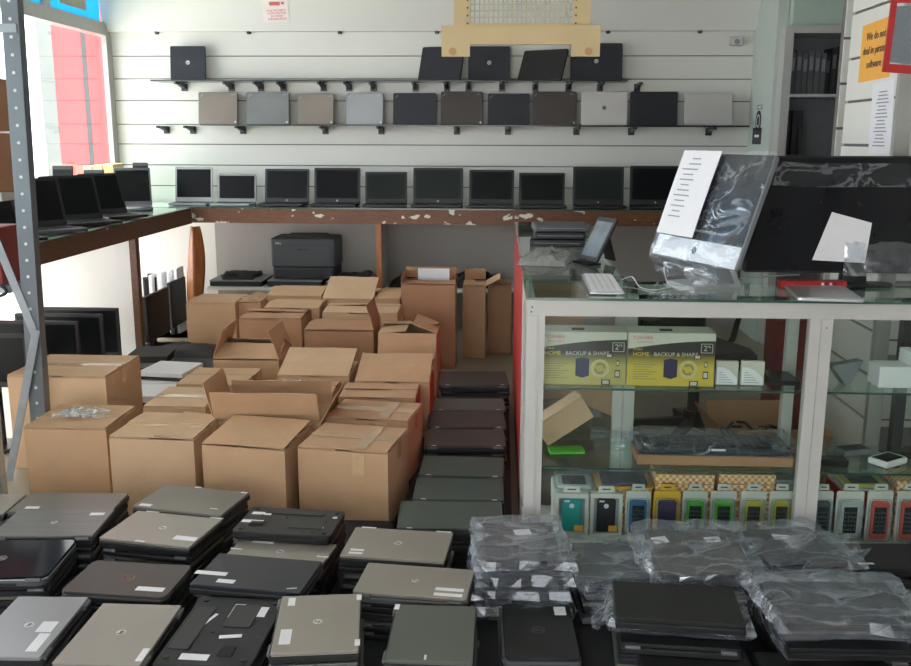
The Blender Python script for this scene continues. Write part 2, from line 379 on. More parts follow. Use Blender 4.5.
# ------------------------------------------------------------------ wall shelves
def shelf(pxl, pxr, py, dep, brs, name, lab):
    a, b = Y(pxl, py, WY-dep), Y(pxr, py, WY-dep); z = (a.z+b.z)/2
    r_ = thing(name, lab, 'shelf', ((a.x+b.x)/2, WY-dep/2, z))
    q = MB(); q.box((0, -.012, -.005), (b.x-a.x, dep-.03, .010)); q.build('glass_board', M_DARKSHELF, r_)
    for p in brs:
        x = Y(p, py, WY-dep*.6).x-(a.x+b.x)/2
        k = MB(); k.prism([(dep/2-.004, -.012), (-dep/2+.05, -.012), (-dep/2+.05, -.022), (dep/2-.03, -.055), (dep/2-.004, -.06)], x-.012, x+.012, 'x')
        k.box((x, dep/2-.006, -.045), (.05, .012, .06)); k.cyl((x, -dep/2+.06, -.03), (x, -dep/2+.06, -.011), .018); k.build('bracket', M_BRACK, r_)
    return z
zS1 = shelf(150, 628, 80, .26, (178, 226, 256, 279, 320, 346, 371, 414, 446, 468, 502, 536, 570, 602, 640), 'wall_shelf', 'upper dark glass wall shelf on many small brackets')
zS2 = shelf(200, 750, 125, .26, (160, 187, 238, 322, 379, 456, 508, 578, 634, 713), 'wall_shelf', 'lower dark glass wall shelf holding a row of upright laptops')

# ================================================================== laptops
def logo(parent, kind, M, s=1.0, m_=None):
    q = MB(); m_ = m_ or M_LOGO
    if kind == 'hp':
        q.cyl((0, 0, 0), (0, 0, .0004), .013*s, n=20, M=M); o = q.build('logo', m_, parent)
        q = MB(); put_text(q, 'hp', .018*s, M @ T(0, 0, .0006)); q.build('letters', M_INK, o)
    elif kind == 'dell':
        q.ringf((0, 0, 0), .0125*s, .0145*s, .0005, M=M); put_text(q, 'DELL', .0085*s, M @ T(0, 0, .0003)); q.build('logo', m_, parent)
    elif kind == 'thinkpad':
        put_text(q, 'ThinkPad', .012*s, M @ T(0, 0, .0003)); q.build('logo', m_, parent)
    elif kind == 'lenovo':
        put_text(q, 'lenovo', .011*s, M @ T(0, 0, .0003)); q.build('logo', m_, parent)
def closed_parts(root, w, d, t, hinge='back', lid=None, base=None, rim=None, round_=.005, flip=False, detail=True):
    """a closed laptop lying flat, its underside at z=0; hinge names the side (seen from +x right, +y back) that carries the hinge"""
    lid = lid or M_LIDA; base = base or M_BLACK
    k = {'back': 0, 'left': 1, 'front': 2, 'right': 3}[hinge]; Wd, Dp = (w, d) if k % 2 == 0 else (d, w)
    Q = R(k*PI/2, 'Z')
    if flip: Q = Q @ T(0, 0, t) @ R(PI, 'Y')
    tb = t*.60; tl = t*.34
    q = MB(); q.rbox((0, 0, tb/2+.001), (Wd, Dp, tb-.002), round_, .003, 3, 0, Q)
    q.box((-Wd/2-.0002, -.02, tb*.5), (.0012, .11, tb*.35), 1, Q); q.box((Wd/2+.0002, .01, tb*.5), (.0012, .13, tb*.4), 1, Q)
    q.box((-Wd*.2, Dp/2, tb*.5), (.05, .0012, tb*.4), 1, Q); q.box((Wd*.1, -Dp/2, tb*.65), (.09, .0012, .002), 1, Q)
    if flip:
        for fx in (-.42, .42):
            for fy in (-.4, .4): q.cyl((fx*Wd, fy*Dp, .0015), (fx*Wd, fy*Dp, -.002), .008, n=8, mi=1, M=Q)
        q.rbox((0, Dp*.34, 0), (Wd*.62, Dp*.22, .0025), .004, .0005, 2, 2, Q)
        for i in range(7): q.box((Wd*.3+.002, -Dp*.1-i*.006, 0), (.05, .0025, .0016), 1, Q)
        q.rbox((-Wd*.2, -Dp*.12, 0), (Wd*.34, Dp*.3, .0016), .004, .0004, 2, 2, Q)
        for sx, sy in ((-.3, -.4), (.1, -.42), (.32, .15), (-.36, .05), (.05, .1)): q.cyl((sx*Wd, sy*Dp, .001), (sx*Wd, sy*Dp, -.001), .004, n=8, mi=1, M=Q)
    q.build('base', [base, M_BLACK, M_KEY], root)
    q = MB(); q.rbox((0, -.002, tb+.0008+tl/2), (Wd-.001, Dp-.010, tl), round_, .0018, 3, 0, Q)
    if rim is not None: q.rbox((0, -.002, tb+.0012), (Wd+.002, Dp-.008, .005), round_+.001, .001, 3, 1, Q)
    q.build('lid', [lid, rim or lid], root)
    for sx in (-1, 1):
        q = MB(); q.cyl((sx*Wd*.40-.022, Dp/2-.003, tb+.002), (sx*Wd*.40+.022, Dp/2-.003, tb+.002), .0072, n=8, M=Q)
        q.build('hinge', M_GREYB if base is M_BLACK else base, root)
    return tb+.0008+tl
def sticker(root, w, d, t, u, v, du, dv, a=0, lines=True):
    o = MB(); o.box((u*w-w/2, v*d-d/2, t+.0004), (du, dv, .0006), 0, None)
    if a: 
        c = (u*w-w/2, v*d-d/2); Mr = T(c[0], c[1], 0) @ R(a, 'Z') @ T(-c[0], -c[1], 0); o.v = [tuple(Mr @ Vector(p)) for p in o.v]
    o.build('sticker', M_WHITE, root, label='white paper sticker')
PROTO = {}
def plain_laptop(kind):
    if kind not in PROTO:
        e = bpy.data.objects.new('laptop', None)
        lid, base, hg = {'a': (M_BLACK, M_BLACK, 'back'), 'b': (M_LIDA, M_BLACK, 'front'), 'c': (M_LIDD, M_BLACK, 'left'), 'd': (M_BLACKM, M_GREYB, 'right'), 'e': (M_BLACK, M_BLACK, 'front')}[kind]
        COL.objects.link(e); wv, dv = (.34, .24) if hg in ('back', 'front') else (.24, .34)
        closed_parts(e, wv, dv, .034, hg, lid, base)
        PROTO[kind] = [e, wv, dv, False]
    return PROTO[kind]
def under_stack(x, y, yaw, w, d, ztop, zb, desc, kinds):
    """the closed laptops of one stack that lie below the one on top"""
    n = max(1, round((ztop-zb)/.034)); t = (ztop-zb)/n
    long_x = w > d
    for i in range(n):
        ks = [k for k in kinds if (k in 'abe') == long_x] or (['a', 'b', 'e'] if long_x else ['c', 'd'])
        P = plain_laptop(ks[(i+int(abs(x)*10)) % len(ks)])
        if not P[3]: e = P[0]; P[3] = True
        else: e = copy_tree(P[0])
        e.location = (x+random.uniform(-.007, .007), y+random.uniform(-.005, .009), ztop-t*(i+1))
        e.rotation_euler = (0, 0, yaw+rad(random.uniform(-1.6, 1.6))); e.scale = (w/P[1]*.985, d/P[2]*.985, t/.034*.97)
        nm = ['next', 'second', 'third', 'fourth', 'fifth', 'sixth'][min(i, 5)]
        tag(e, ('closed laptop directly under the %s' % desc) if i == 0 else 'closed laptop %s below the %s' % (nm, desc), 'laptop', 'laptops stacked under the top ones')
def quad(pts, z):
    P = [Z(a, b, z) for a, b in pts]
    e = P[1]-P[0]+P[2]-P[3]; w = e.length/2; d = ((P[0]-P[3]).length+(P[1]-P[2]).length)/2; c = sum(P, Vector())/4
    return c.x, c.y, w, d, math.atan2(e.y, e.x)
def top_laptop(desc, pts, z, hinge='back', lid=None, base=None, rim=None, round_=.005, lg=None, lgM=None, flip=False, stk=(), under=True, kinds='abecd', wmin=0, dmin=0, lgs=1.0, lga=0, t=.034):
    x, y, w, d, a = quad(pts, z); w = max(w, wmin); d = max(d, dmin)
    r_ = thing('laptop', desc, 'laptop', (x, y, z-t), a, 'closed laptops on top of the stacks')
    h = closed_parts(r_, w, d, t, hinge, lid, base, rim, round_, flip)
    if flip: h = t-.0012
    for s_ in stk: sticker(r_, w, d, h, *s_)
    if lg: logo(r_, lg, T(0, 0, h) @ R(lga, 'Z'), lgs, lgM)
    short = desc
    return x, y, w, d, a
def stack_under(res, z, short, kinds='abecd', zb=None, t=.034):
    under_stack(res[0], res[1], res[4], res[2], res[3], z-t, PZ if zb is None else zb, short, kinds)

r_ = top_laptop('gunmetal laptop under the rack post with a label at its corner', [(28, 492), (126, 492.5), (113, 512), (10, 511)], .235, 'back', M_LIDA, lg=None, stk=((.2, .22, .05, .02),), dmin=.2)
stack_under(r_, .235, 'gunmetal laptop under the rack post')
r_ = top_laptop('brushed gunmetal laptop with hinges turned to the front, beside the rack', [(17, 508.5), (115.6, 509), (92, 535), (-10, 537)], .25, 'front', M_LIDH, base=M_BLACK, stk=((.86, .80, .05, .022),), lg='hp', lga=PI, lgs=.9)
stack_under(r_, .25, 'brushed gunmetal laptop beside the rack')
r_ = top_laptop('gunmetal laptop against the cardboard boxes with three small corner stickers', [(168, 482), (247, 492), (224, 514.5), (130, 507)], .255, 'back', M_LIDA, stk=((.12, .1, .045, .02), (.4, .96, .025, .01), (.95, .93, .025, .01), (.85, .22, .03, .004)))
stack_under(r_, .255, 'gunmetal laptop against the cardboard boxes')
r_ = top_laptop('light taupe laptop with round logo and one long white sticker', [(140, 510), (222.6, 517), (190, 548), (97, 536.5)], .245, 'back', M_LIDB, lg='hp', stk=((.86, .25, .08, .03), (.45, .03, .035, .008), (.93, .97, .05, .008), (.18, .97, .05, .008)))
stack_under(r_, .245, 'light taupe laptop with round logo', 'be')
r_ = top_laptop('glossy black laptop with thick silver rim and rounded corners', [(-38, 540), (77, 538.5), (46, 577), (-82, 579)], .245, 'front', M_BLACKG, base=M_GREYB, rim=M_SILVER, round_=.025, lg='dell', lgs=1.1, lga=PI)
stack_under(r_, .245, 'glossy black laptop with silver rim', 'be')
r_ = top_laptop('dark brown rounded laptop with copper ring logo and white sticker', [(95.6, 559.6), (192.6, 565), (165.5, 597), (58.5, 590)], .24, 'back', M_LIDF, rim=M_GREYB, round_=.022, lg='dell', lgM=M_LOGOR, lgs=1.3, stk=((.80, .22, .085, .025),), dmin=.22)
stack_under(r_, .24, 'dark brown rounded laptop', 'be')
r_ = top_laptop('silver grey laptop turned sideways with three stickers in its front corner', [(13, 596), (91, 596), (43, 657), (-37, 656)], .24, 'right', M_LIDC, lg='hp', lga=PI/2, stk=((.80, .22, .03, .09), (.70, .47, .022, .055), (.80, .47, .022, .055)), kinds='c')
stack_under(r_, .24, 'silver grey sideways laptop')
r_ = top_laptop('taupe laptop turned sideways with one narrow sticker along its edge', [(98.5, 602), (181, 605), (146, 665), (54, 663)], .24, 'right', M_LIDB, lg='hp', lga=PI/2, stk=((.92, .16, .018, .06),))
stack_under(r_, .24, 'taupe sideways laptop')
r_ = top_laptop('black laptop lying underside up with vents and five white labels', [(197, 594), (283, 600), (254, 666), (157, 664)], .24, 'left', M_BLACK, M_BLACKM, flip=True, stk=((.52, .78, .03, .075), (.80, .78, .03, .055), (.28, .62, .010, .075, -.3), (.62, .40, .06, .016, .2), (.38, .10, .075, .028)))
stack_under(r_, .24, 'black laptop lying underside up')
r_ = top_laptop('matte black laptop with two long stickers at one front corner', [(221, 551.6), (322.7, 560), (300, 593.6), (188, 584)], .26, 'back', M_NAVY, stk=((.10, .36, .10, .022), (.29, .17, .055, .022), (.90, .13, .03, .005, .3)))
ra = top_laptop('taupe laptop lying half under the matte black one', [(243, 534.5), (335.6, 543), (321, 569), (222, 560)], .215, 'back', M_LIDB, lg='hp', stk=((.25, .80, .075, .02), (.95, .45, .04, .008), (.05, .45, .04, .008)))
stack_under(ra, .215, 'taupe laptop half under the matte black one')
stack_under(r_, .26, 'matte black laptop with two long stickers', zb=.215)
r_ = top_laptop('black rounded laptop lying underside up against the open cardboard box', [(251, 506), (345.5, 510), (331, 537), (233, 530)], .25, 'back', M_BLACK, M_BLACK, flip=True, round_=.02, stk=((.16, .72, .07, .022), (.13, .40, .075, .022), (.47, .86, .06, .01), (.82, .30, .04, .016, .1), (.93, .70, .016, .016)))
stack_under(r_, .25, 'black rounded laptop lying underside up')
r_ = top_laptop('taupe laptop beside the aisle with two stickers in its front corner', [(355.5, 526), (454, 531), (444, 561.6), (340, 554.5)], .245, 'back', M_LIDB, lg='hp', stk=((.14, .10, .045, .013), (.14, .20, .045, .013), (.14, .97, .05, .008), (.9, .97, .05, .008)))
stack_under(r_, .245, 'taupe laptop beside the aisle')
r_ = top_laptop('olive taupe laptop with two parallel stickers near its corner', [(368, 561.6), (472.8, 568.8), (468.5, 601), (352, 592)], .235, 'front', M_LIDB, base=M_GREYB, lg='hp', lga=PI, lgs=.8, stk=((.83, .30, .085, .018), (.83, .14, .085, .018)))
stack_under(r_, .235, 'olive taupe laptop with two parallel stickers')
r_ = top_laptop('taupe laptop tilted askew with upright logo and a barcode sticker', [(285.6, 596), (368, 592.4), (352.7, 650), (261, 653)], .265, 'left', M_LIDB, lg='hp', stk=((.16, .26, .03, .075), (.16, .88, .02, .045), (.97, .12, .014, .03), (.97, .92, .014, .03)))
stack_under(r_, .265, 'taupe laptop tilted askew')
r_ = top_laptop('olive grey laptop with black side bar in front of the bagged stack', [(395.5, 603), (475.6, 606), (475.6, 661.5), (382.6, 660)], .24, 'left', M_LIDD, stk=((.03, .94, .014, .03), (.46, .06, .006, .022)))
stack_under(r_, .24, 'olive grey laptop with black side bar')
r_ = top_laptop('black laptop with silver hinge edge and one upright sticker', [(495.6, 603), (565.5, 604), (587, 658.6), (507, 658.6)], .15, 'left', M_BLACK, base=M_GREYB, rim=M_GREYB, round_=.018, lg='dell', lgM=M_GREYB, lgs=1.3, stk=((.84, .86, .035, .05),))
stack_under(r_, .15, 'black laptop with silver hinge edge')
r_ = top_laptop('gunmetal laptop only partly in view at the picture edge by the rack', [(-70, 498), (21, 498), (10, 508), (-80, 508)], .235, 'back', M_LIDB, dmin=.2)
stack_under(r_, .235, 'gunmetal laptop partly in view by the rack')

# aisle row of laptop stacks beside the cartons, on the low platform
aisle = [((440, 371), (510, 371), (505, 385), (438, 385), .235, M_LIDF, 'dark brown laptop at the far end of the aisle row', 'far aisle laptop'),
         ((434, 398), (505, 398), (504, 410), (431, 410), .20, M_LIDD, 'dark grey laptop second from the far end of the aisle row', 'second aisle laptop'),
         ((431, 411), (505, 411), (505, 427.5), (425, 427.5), .20, M_LIDF, 'shiny dark laptop third from the far end of the aisle row', 'third aisle laptop'),
         ((427, 429), (505, 429), (505, 446), (422, 446), .20, M_LIDF, 'shiny dark laptop in the middle of the aisle row', 'middle aisle laptop'),
         ((424, 455), (505, 457), (503, 477), (418, 475), .20, M_PETROL, 'petrol grey laptop behind two others of its colour in the aisle row', 'petrol aisle laptop behind two others'),
         ((418, 477), (504, 478), (503, 501), (411, 499), .20, M_PETROL, 'petrol grey laptop between two others of its colour in the aisle row', 'petrol aisle laptop between two others'),
         ((403, 500), (503, 501), (503, 529), (394, 529), .205, M_PETROL, 'petrol grey laptop closest to the bagged stack in the aisle row', 'petrol aisle laptop by the bagged stack')]
for a, b, c, d, z, lid, desc, sh in aisle:
    r_ = top_laptop(desc.replace('closest to', 'next to'), [a, b, c, d], z, 'front', lid, stk=((.12, .04, .02, .007), (.9, .04, .02, .007)), dmin=.22 if z > .2 else .19)
    stack_under(r_, z, sh, 'be')

# open laptops -------------------------------------------------------
def open_laptop(desc, x, y, z, w, yaw, sh, ang=100, lid=None, scr=None, base=None, group='open laptops on the back counter', d=None, lg=None):
    """origin at the hinge line; screen faces local -y; sh = height of the lid"""
    r_ = thing('open_laptop', desc, 'laptop', (x, y, z), yaw, group); lid = lid or M_BLACK; base = base or M_BLACK; d = d or w*.66
    q = MB(); q.rbox((0, -d/2, .010), (w, d, .018), .010, .003, 3); q.build('base', base, r_)
    q = MB(); n = 0
    for j in range(5):
        for i in range(14): q.box((-w*.43+(i+.5)*w*.86/14, -.025-(j+.5)*d*.52/5, .0198), (w*.86/14*.8, d*.52/5*.75, .002))
    q.build('keyboard', M_KEY, r_)
    q = MB(); q.rbox((-.01, -d*.82, .0192), (w*.26, d*.2, .001), .004, .0003, 2); q.build('touchpad', M_GREYB, r_)
    Q = T(0, .004, .016) @ R(rad(90-ang), 'X')          # lid plane: local x, z up, facing -y
    q = MB(); q.rbox((0, 0, 0), (w, sh, .010), .010, .002, 3, 0, Q @ T(0, 0, sh/2) @ UPR); l_ = q.build('lid', lid, r_)
    q = MB(); q.box((0, -.0056, sh*.53), (w*.90, .001, sh*.80), 0, Q); q.build('screen', scr or M_SCREEN, l_)
    for s_ in (-.36, .36): q = MB(); q.cyl((s_*w-.02, .004, .014), (s_*w+.02, .004, .014), .008, n=8); q.build('hinge', base, r_)
    if lg: logo(l_, lg, Q @ T(0, -.0058, sh*.06) @ UPR, .55)
    return r_
CZ = 1.02
row = [(175, 212, 167, 198, 'silver laptop open at the window end of the back counter', M_LIDC, M_SCREEN, M_LIDC, None),
       (217, 256, 174, 199, 'small black laptop open beside the silver one on the back counter', M_LIDH, M_SCREEN, M_LIDC, None),
       (264, 309, 169, 202, 'wide black laptop third in the back counter row', M_BLACK, M_SCREEN, M_BLACK, 'dell'),
       (314, 360, 168, 202, 'black laptop fourth in the back counter row', M_BLACK, M_SCREEN, M_BLACK, 'hp'),
       (365, 407, 172, 202, 'black laptop fifth in the back counter row with greenish screen', M_BLACK, M_SCREENG, M_BLACK, None),
       (413, 463, 168, 203, 'large black laptop sixth in the back counter row', M_BLACK, M_SCREENG, M_BLACK, 'hp'),
       (469, 514, 170, 205, 'black laptop seventh in the back counter row', M_BLACK, M_SCREEN, M_BLACK, None),
       (519, 565, 173, 205, 'low black laptop eighth in the back counter row', M_BLACK, M_SCREEN, M_BLACK, None),
       (573, 624, 167, 205, 'tall black laptop ninth in the back counter row', M_BLACK, M_SCREENG, M_BLACK, 'hp'),
       (630, 682, 166, 205, 'black laptop at the end of the back counter row behind the wrapped screen', M_BLACK, M_SCREEN, M_BLACK, 'hp')]
for i, (a, b, t_, bo, desc, lid, scr, base, lg) in enumerate(row):
    yh = 7.48; l, r2 = Y(a, 190, yh), Y(b, 190, yh); w = r2.x-l.x; h = Y(a, t_, yh+.03).z-CZ-.012
    open_laptop(desc, (l.x+r2.x)/2, yh, CZ+.001, w, rad([3, 0, -3, 0, 2, 0, 0, 1, 0, 0][i]), max(.16, h), 99, lid, scr, base, lg=lg, d=min(.225, w*.68))
# laptops upright on the wall shelves
def standing(desc, a, b, t_, bo, zsh, lid, marks='tp', lean=8, skew=0, yaw=0, base=None, tilt=0):
    yy = WY-(.15 if abs(yaw) < 10 else .19 if abs(yaw) < 20 else .225); l, r2 = Y(a, bo, yy), Y(b, bo, yy); w = (r2.x-l.x)/math.cos(rad(yaw)); h = max(.19, Y(a, t_, yy+.02).z-zsh)/math.cos(rad(lean))
    r_ = thing('laptop', desc, 'laptop', ((l.x+r2.x)/2, yy, zsh+.0015), rad(yaw), 'laptops upright on the wall shelves')
    Q = R(rad(-lean), 'X') @ R(rad(tilt), 'Z')
    q = MB(); q.rbox((0, 0, 0), (w*.99, h-.002, .016), .010, .002, 3, 0, Q @ T(0, .017, h/2) @ UPR); q.build('base', base or M_BLACK, r_)
    q = MB(); q.rbox((0, 0, 0), (w, h-.002, .009), .012, .002, 3, 0, Q @ T(0, .0035, h/2) @ UPR); q.build('lid', lid, r_)
    for s_ in (-.36, .36): q = MB(); q.cyl((s_*w-.02, .012, .008), (s_*w+.02, .012, .008), .007, n=8, M=Q); q.build('hinge', M_GREYB, r_)
    if marks == 'tp':
        logo(r_, 'thinkpad', Q @ T(-w/2+.028, -.0014, h-.028) @ UPR @ R(rad(45), 'Z'), .75); logo(r_, 'lenovo', Q @ T(w/2-.035, -.0014, h-.022) @ UPR, .9)
        q = MB(); q.box((w/2-.018, -.0014, .02), (.012, .0006, .014), 0, Q); q.build('sticker', M_WHITE, r_, label='tiny white sticker')
    elif marks == 'thinkpad': logo(r_, 'thinkpad', Q @ T(-w/2+.028, -.0014, h-.028) @ UPR @ R(rad(45), 'Z'), .75)
    elif marks: logo(r_, marks, Q @ T(0, -.0014, h*.52) @ UPR, 1.3 if marks == 'hp' else 1.3, M_LOGO if lid is not M_LIDW else M_GREYB)
U = zS1; D = zS2
standing('dark slate laptop standing alone at the window end of the upper shelf', 170.5, 205.5, 46, 77, U, M_LIDE, 'hp', 6)
standing('dark slate laptop first of four behind the cream grille on the upper shelf', 417, 460, 45.6, 78, U, M_LIDE, None, 22, yaw=-18)
standing('dark laptop second of four on the upper shelf, with round logo', 468, 510, 46, 78, U, M_LIDE, 'hp', 10)
standing('glossy black laptop third of four on the upper shelf, leaning back', 517, 560, 48.6, 78.6, U, M_BLACK, None, 28, yaw=-28)
standing('large dark laptop at the end of the upper shelf', 570, 622, 43, 79, U, M_LIDE, 'hp', 8)
standing('grey brushed laptop at the window end of the lower shelf', 198.6, 237.5, 92, 123.6, D, M_LIDG, 'tp')
standing('dark brushed laptop second in the lower shelf row', 246.5, 289, 92, 124, D, M_LIDH, 'tp')
standing('brown grey laptop third in the lower shelf row', 297, 333.7, 93.5, 124.6, D, M_LIDG, 'tp', yaw=-5)
standing('silver brushed laptop fourth in the lower shelf row', 345.6, 383, 93, 124.6, D, M_LIDC, 'tp', yaw=-5)
standing('black laptop fifth in the lower shelf row', 393, 436.4, 93, 125, D, M_LIDE, 'thinkpad')
standing('dark brown laptop sixth in the lower shelf row', 440.6, 482.6, 91.5, 124.6, D, M_LIDF, 'tp')
standing('blue black laptop seventh in the lower shelf row', 487.5, 529, 93.5, 125, D, M_NAVY, 'thinkpad')
standing('dark brown laptop eighth in the lower shelf row', 532, 576, 91.5, 125, D, M_LIDF, 'tp')
standing('bright silver laptop with dark round logo on the lower shelf', 581, 627, 91.5, 125, D, M_LIDW, 'hp')
standing('navy black laptop between two silver ones on the lower shelf', 629.6, 677, 91.5, 125.6, D, M_NAVY, None)
standing('plain bright silver laptop at the pilaster end of the lower shelf', 684, 731.6, 93, 126, D, M_LIDW, None)

# ================================================================== counters
xe = xb+.0
cf = Z(400, 208, CZ).y                  # front edge of the back counter
LX = -2.41                             # front edge of the left counter
r_ = thing('back_counter', 'long counter under the slat wall with glass top and chipped brown fascia', 'counter', (0, 0, 0))
q = MB(); q.lohi((WX+.02, cf-.01, CZ-.012), (xa+.02, WY-.01, CZ)); q.build('glass_top', M_GLASSG, r_)
q = MB(); q.lohi((WX+.02, cf-.012, CZ-.011), (xa+.02, cf-.0105, CZ-.001)); q.build('glass_edge', M_GEDGE, r_)
q = MB(); q.lohi((WX+.03, cf+.02, CZ-.032), (xa, WY-.02, CZ-.013)); q.build('board', M_WHITEALU, r_)
q = MB(); q.lohi((LX, cf, CZ-.125), (xa, cf+.018, CZ-.013)); q.build('fascia', M_WOOD, r_)
q = MB(); x = Y(379, 260, cf+.03).x; q.lohi((x-.022, cf+.02, 0), (x+.022, cf+.06, CZ-.033)); q.build('post', M_VENEER, r_)
q = MB(); q.lohi((LX+.0, WY-.09, 0.0), (xa, WY-.07, CZ-.033)); q.build('rear_panel', mat('rear_panel_grey', 'a9a5a0', .7, var=.04, scale=2), r_)
q = MB(); q.lohi((x-.012, cf+.07, 0), (x+.012, WY-.1, CZ-.034)); q.build('divider', M_WALL2, r_)
SHZ = .37
q = MB(); q.lohi((LX+.06, cf+.08, SHZ-.02), (x-.03, WY-.1, SHZ)); q.lohi((x+.03, cf+.08, SHZ-.02), (.3, WY-.1, SHZ)); q.build('lower_shelf', M_WALL2, r_)
r_ = thing('side_counter', 'counter along the window with brown fascia, glass top and open bays below', 'counter', (0, 0, 0))
yn = 2.6
q = MB(); q.lohi((WX+.03, yn, CZ-.012), (LX+.01, cf-.014, CZ)); q.build('glass_top', M_GLASSG, r_)
q = MB(); q.lohi((WX+.03, yn, CZ-.032), (LX-.02, cf-.02, CZ-.013)); q.build('board', M_WHITEALU, r_)
q = MB(); q.lohi((LX-.018, yn, CZ-.13), (LX, cf-.002, CZ-.013)); q.build('fascia', M_WOODL, r_)
yp = X(139, 260, LX).y
q = MB(); q.lohi((LX-.05, yp-.03, 0), (LX-.005, yp+.03, CZ-.033)); q.build('post', M_WOODL, r_)
q = MB(); q.lohi((WX+.06, yp-.01, 0), (LX-.055, yp+.01, CZ-.034)); q.build('divider', M_WALL2, r_)
q = MB(); q.lohi((WX+.06, yn, 0), (LX-.03, yn+.03, CZ-.034)); q.build('end_panel', M_WOODL, r_)
# bent veneer strip in the corner
a = Y(197, 260, cf-.12); q = MB()
q.sheet(lambda u, v: (a.x+((-.035-.042*math.sin(PI*v**.8))*(1-2*u) if u < .5 else (.025+.05*math.sin(PI*min(1, v*.95)**1.6))*(2*u-1))-.03*(1-v), a.y-.06*(1-abs(2*u-1)), v*(CZ-.14)), 8, 18)
o = q.build('veneer_strip', M_VENEER, smooth=True); md = o.modifiers.new('thick', 'SOLIDIFY'); md.thickness = .006
tag(o, 'bent strip of orange brown veneer curling in the counter corner', 'veneer')
# things on the side counter (open laptops turned to the room)
side = [((47, 219), (84, 214), 173, 'black laptop open in front on the window counter', .36, 52, 106),
        ((72, 212), (108, 207), 168, 'black laptop second along the window counter', .36, 52, 108),
        ((98, 209), (121, 204), 177, 'small laptop third along the window counter', .30, 56, 110),
        ((119, 205), (143, 204), 166, 'laptop with pale frame at the corner of the window counter', .26, 22, 101),
        ((12, 226), (50, 222), 183, 'black laptop half behind the rack post on the window counter', .36, 56, 116)]
for (p1, p2, t_, desc, w, yaw, an), yy in zip(side, (5.22, 5.72, 6.2, 6.95, 4.72)):
    c = Y((p1[0]+p2[0])/2, 215, yy); h = Y(p1[0], t_, yy).z-CZ; lw_ = w
    open_laptop(desc, max(WX+.3, min(c.x+.03, LX-.24)), c.y, CZ+.001, lw_, rad(yaw), min(.29, max(.18, h*1.08)), an, group='open laptops on the window counter', d=.24,
                base=M_GREYB if 'pale' in desc or 'front' in desc else M_BLACK, lid=M_GREYB if 'pale' in desc else M_BLACK)
for (a_, b_, t_, yy, desc) in ((42, 62, 166, 6.5, 'black screen turned away by the window glass, behind the front laptop'), (1, 14, 172, 4.9, 'black screen partly in view at the picture edge by the window'), (62, 82, 170, 7.0, 'black screen behind the second laptop by the window glass'), (133, 148, 163, 7.6, 'black flat panel standing in the window corner')):
    A, B = Y(a_, 190, yy), Y(b_, 190, yy); w = max(.12, B.x-A.x); h = Y(a_, t_, yy).z-CZ
    xx = max(WX+.05+w/2+.03, (A.x+B.x)/2)
    r_ = thing('flat_screen', desc, 'monitor', (xx, yy, CZ+.001), 0, 'screens by the window glass')
    q = MB(); q.rbox((0, 0, 0), (w, h, .02), .01, .003, 2, 0, R(rad(-6), 'X') @ T(0, 0, h/2+.004) @ UPR); q.build('bezel', M_BLACKM, r_)
    q = MB(); q.box((0, -.011, h/2), (w*.9, .002, h*.85), 0, R(rad(-6), 'X')); q.build('screen', M_SCREEN, r_)
for i, (a_, b_, t_) in enumerate(((86, 95, 166), (96, 105, 165), (106, 116, 164))):
    yy = 7.2; A, B = Y(a_, 190, yy), Y(b_, 190, yy); h = Y(a_, t_, yy).z-CZ
    q = MB(); q.box(((A.x+B.x)/2, yy+.08, CZ+h/2+.001), (B.x-A.x, .2, h), ch=.003)
    tag(q.build('slim_carton', M_BEIGE), 'beige slim carton standing by the window, %s from the banners' % ORD[i], 'carton', 'beige cartons by the window')

# ================================================================== under the counters
def monitor(desc, a_, b_, t_, yy, yaw=0, hh=None, group='monitors under the window counter'):
    A, B = Y(a_, t_, yy), Y(b_, t_, yy); w = B.x-A.x; top = A.z; h = hh or w*.62
    r_ = thing('monitor', desc, 'monitor', ((A.x+B.x)/2, yy, 0), yaw, group)
    q = MB(); q.rbox((0, 0, 0), (w, h, .022), .006, .002, 2, 0, T(0, 0, top-h/2) @ UPR); q.box((0, .022, top-h/2), (w*.7, .03, h*.6)); q.build('bezel', M_BLACKM, r_)
    q = MB(); q.box((0, -.0118, top-h/2+.006), (w-.03, .001, h-.045)); q.build('screen', M_SCREEN, r_)
    zb = top-h; q = MB(); q.box((0, .05, (zb+.2)/2+.02), (.06, .03, zb+.2)); q.build('stand_neck', M_BLACK, r_)
    q = MB(); q.rbox((0, .04, .0105), (w*.45, .2, .02), .04, .004, 4); q.build('stand_foot', M_BLACK, r_)
monitor('wide black monitor rearmost of the group under the window counter', 40, 118, 307, 5.55)
monitor('black monitor second of the group under the window counter', 15, 102, 313, 5.15)
monitor('black monitor third of the group under the window counter', -20, 78, 320, 4.75)
monitor('black monitor frontmost of the group beside the rack post', -60, 26, 333, 4.35)
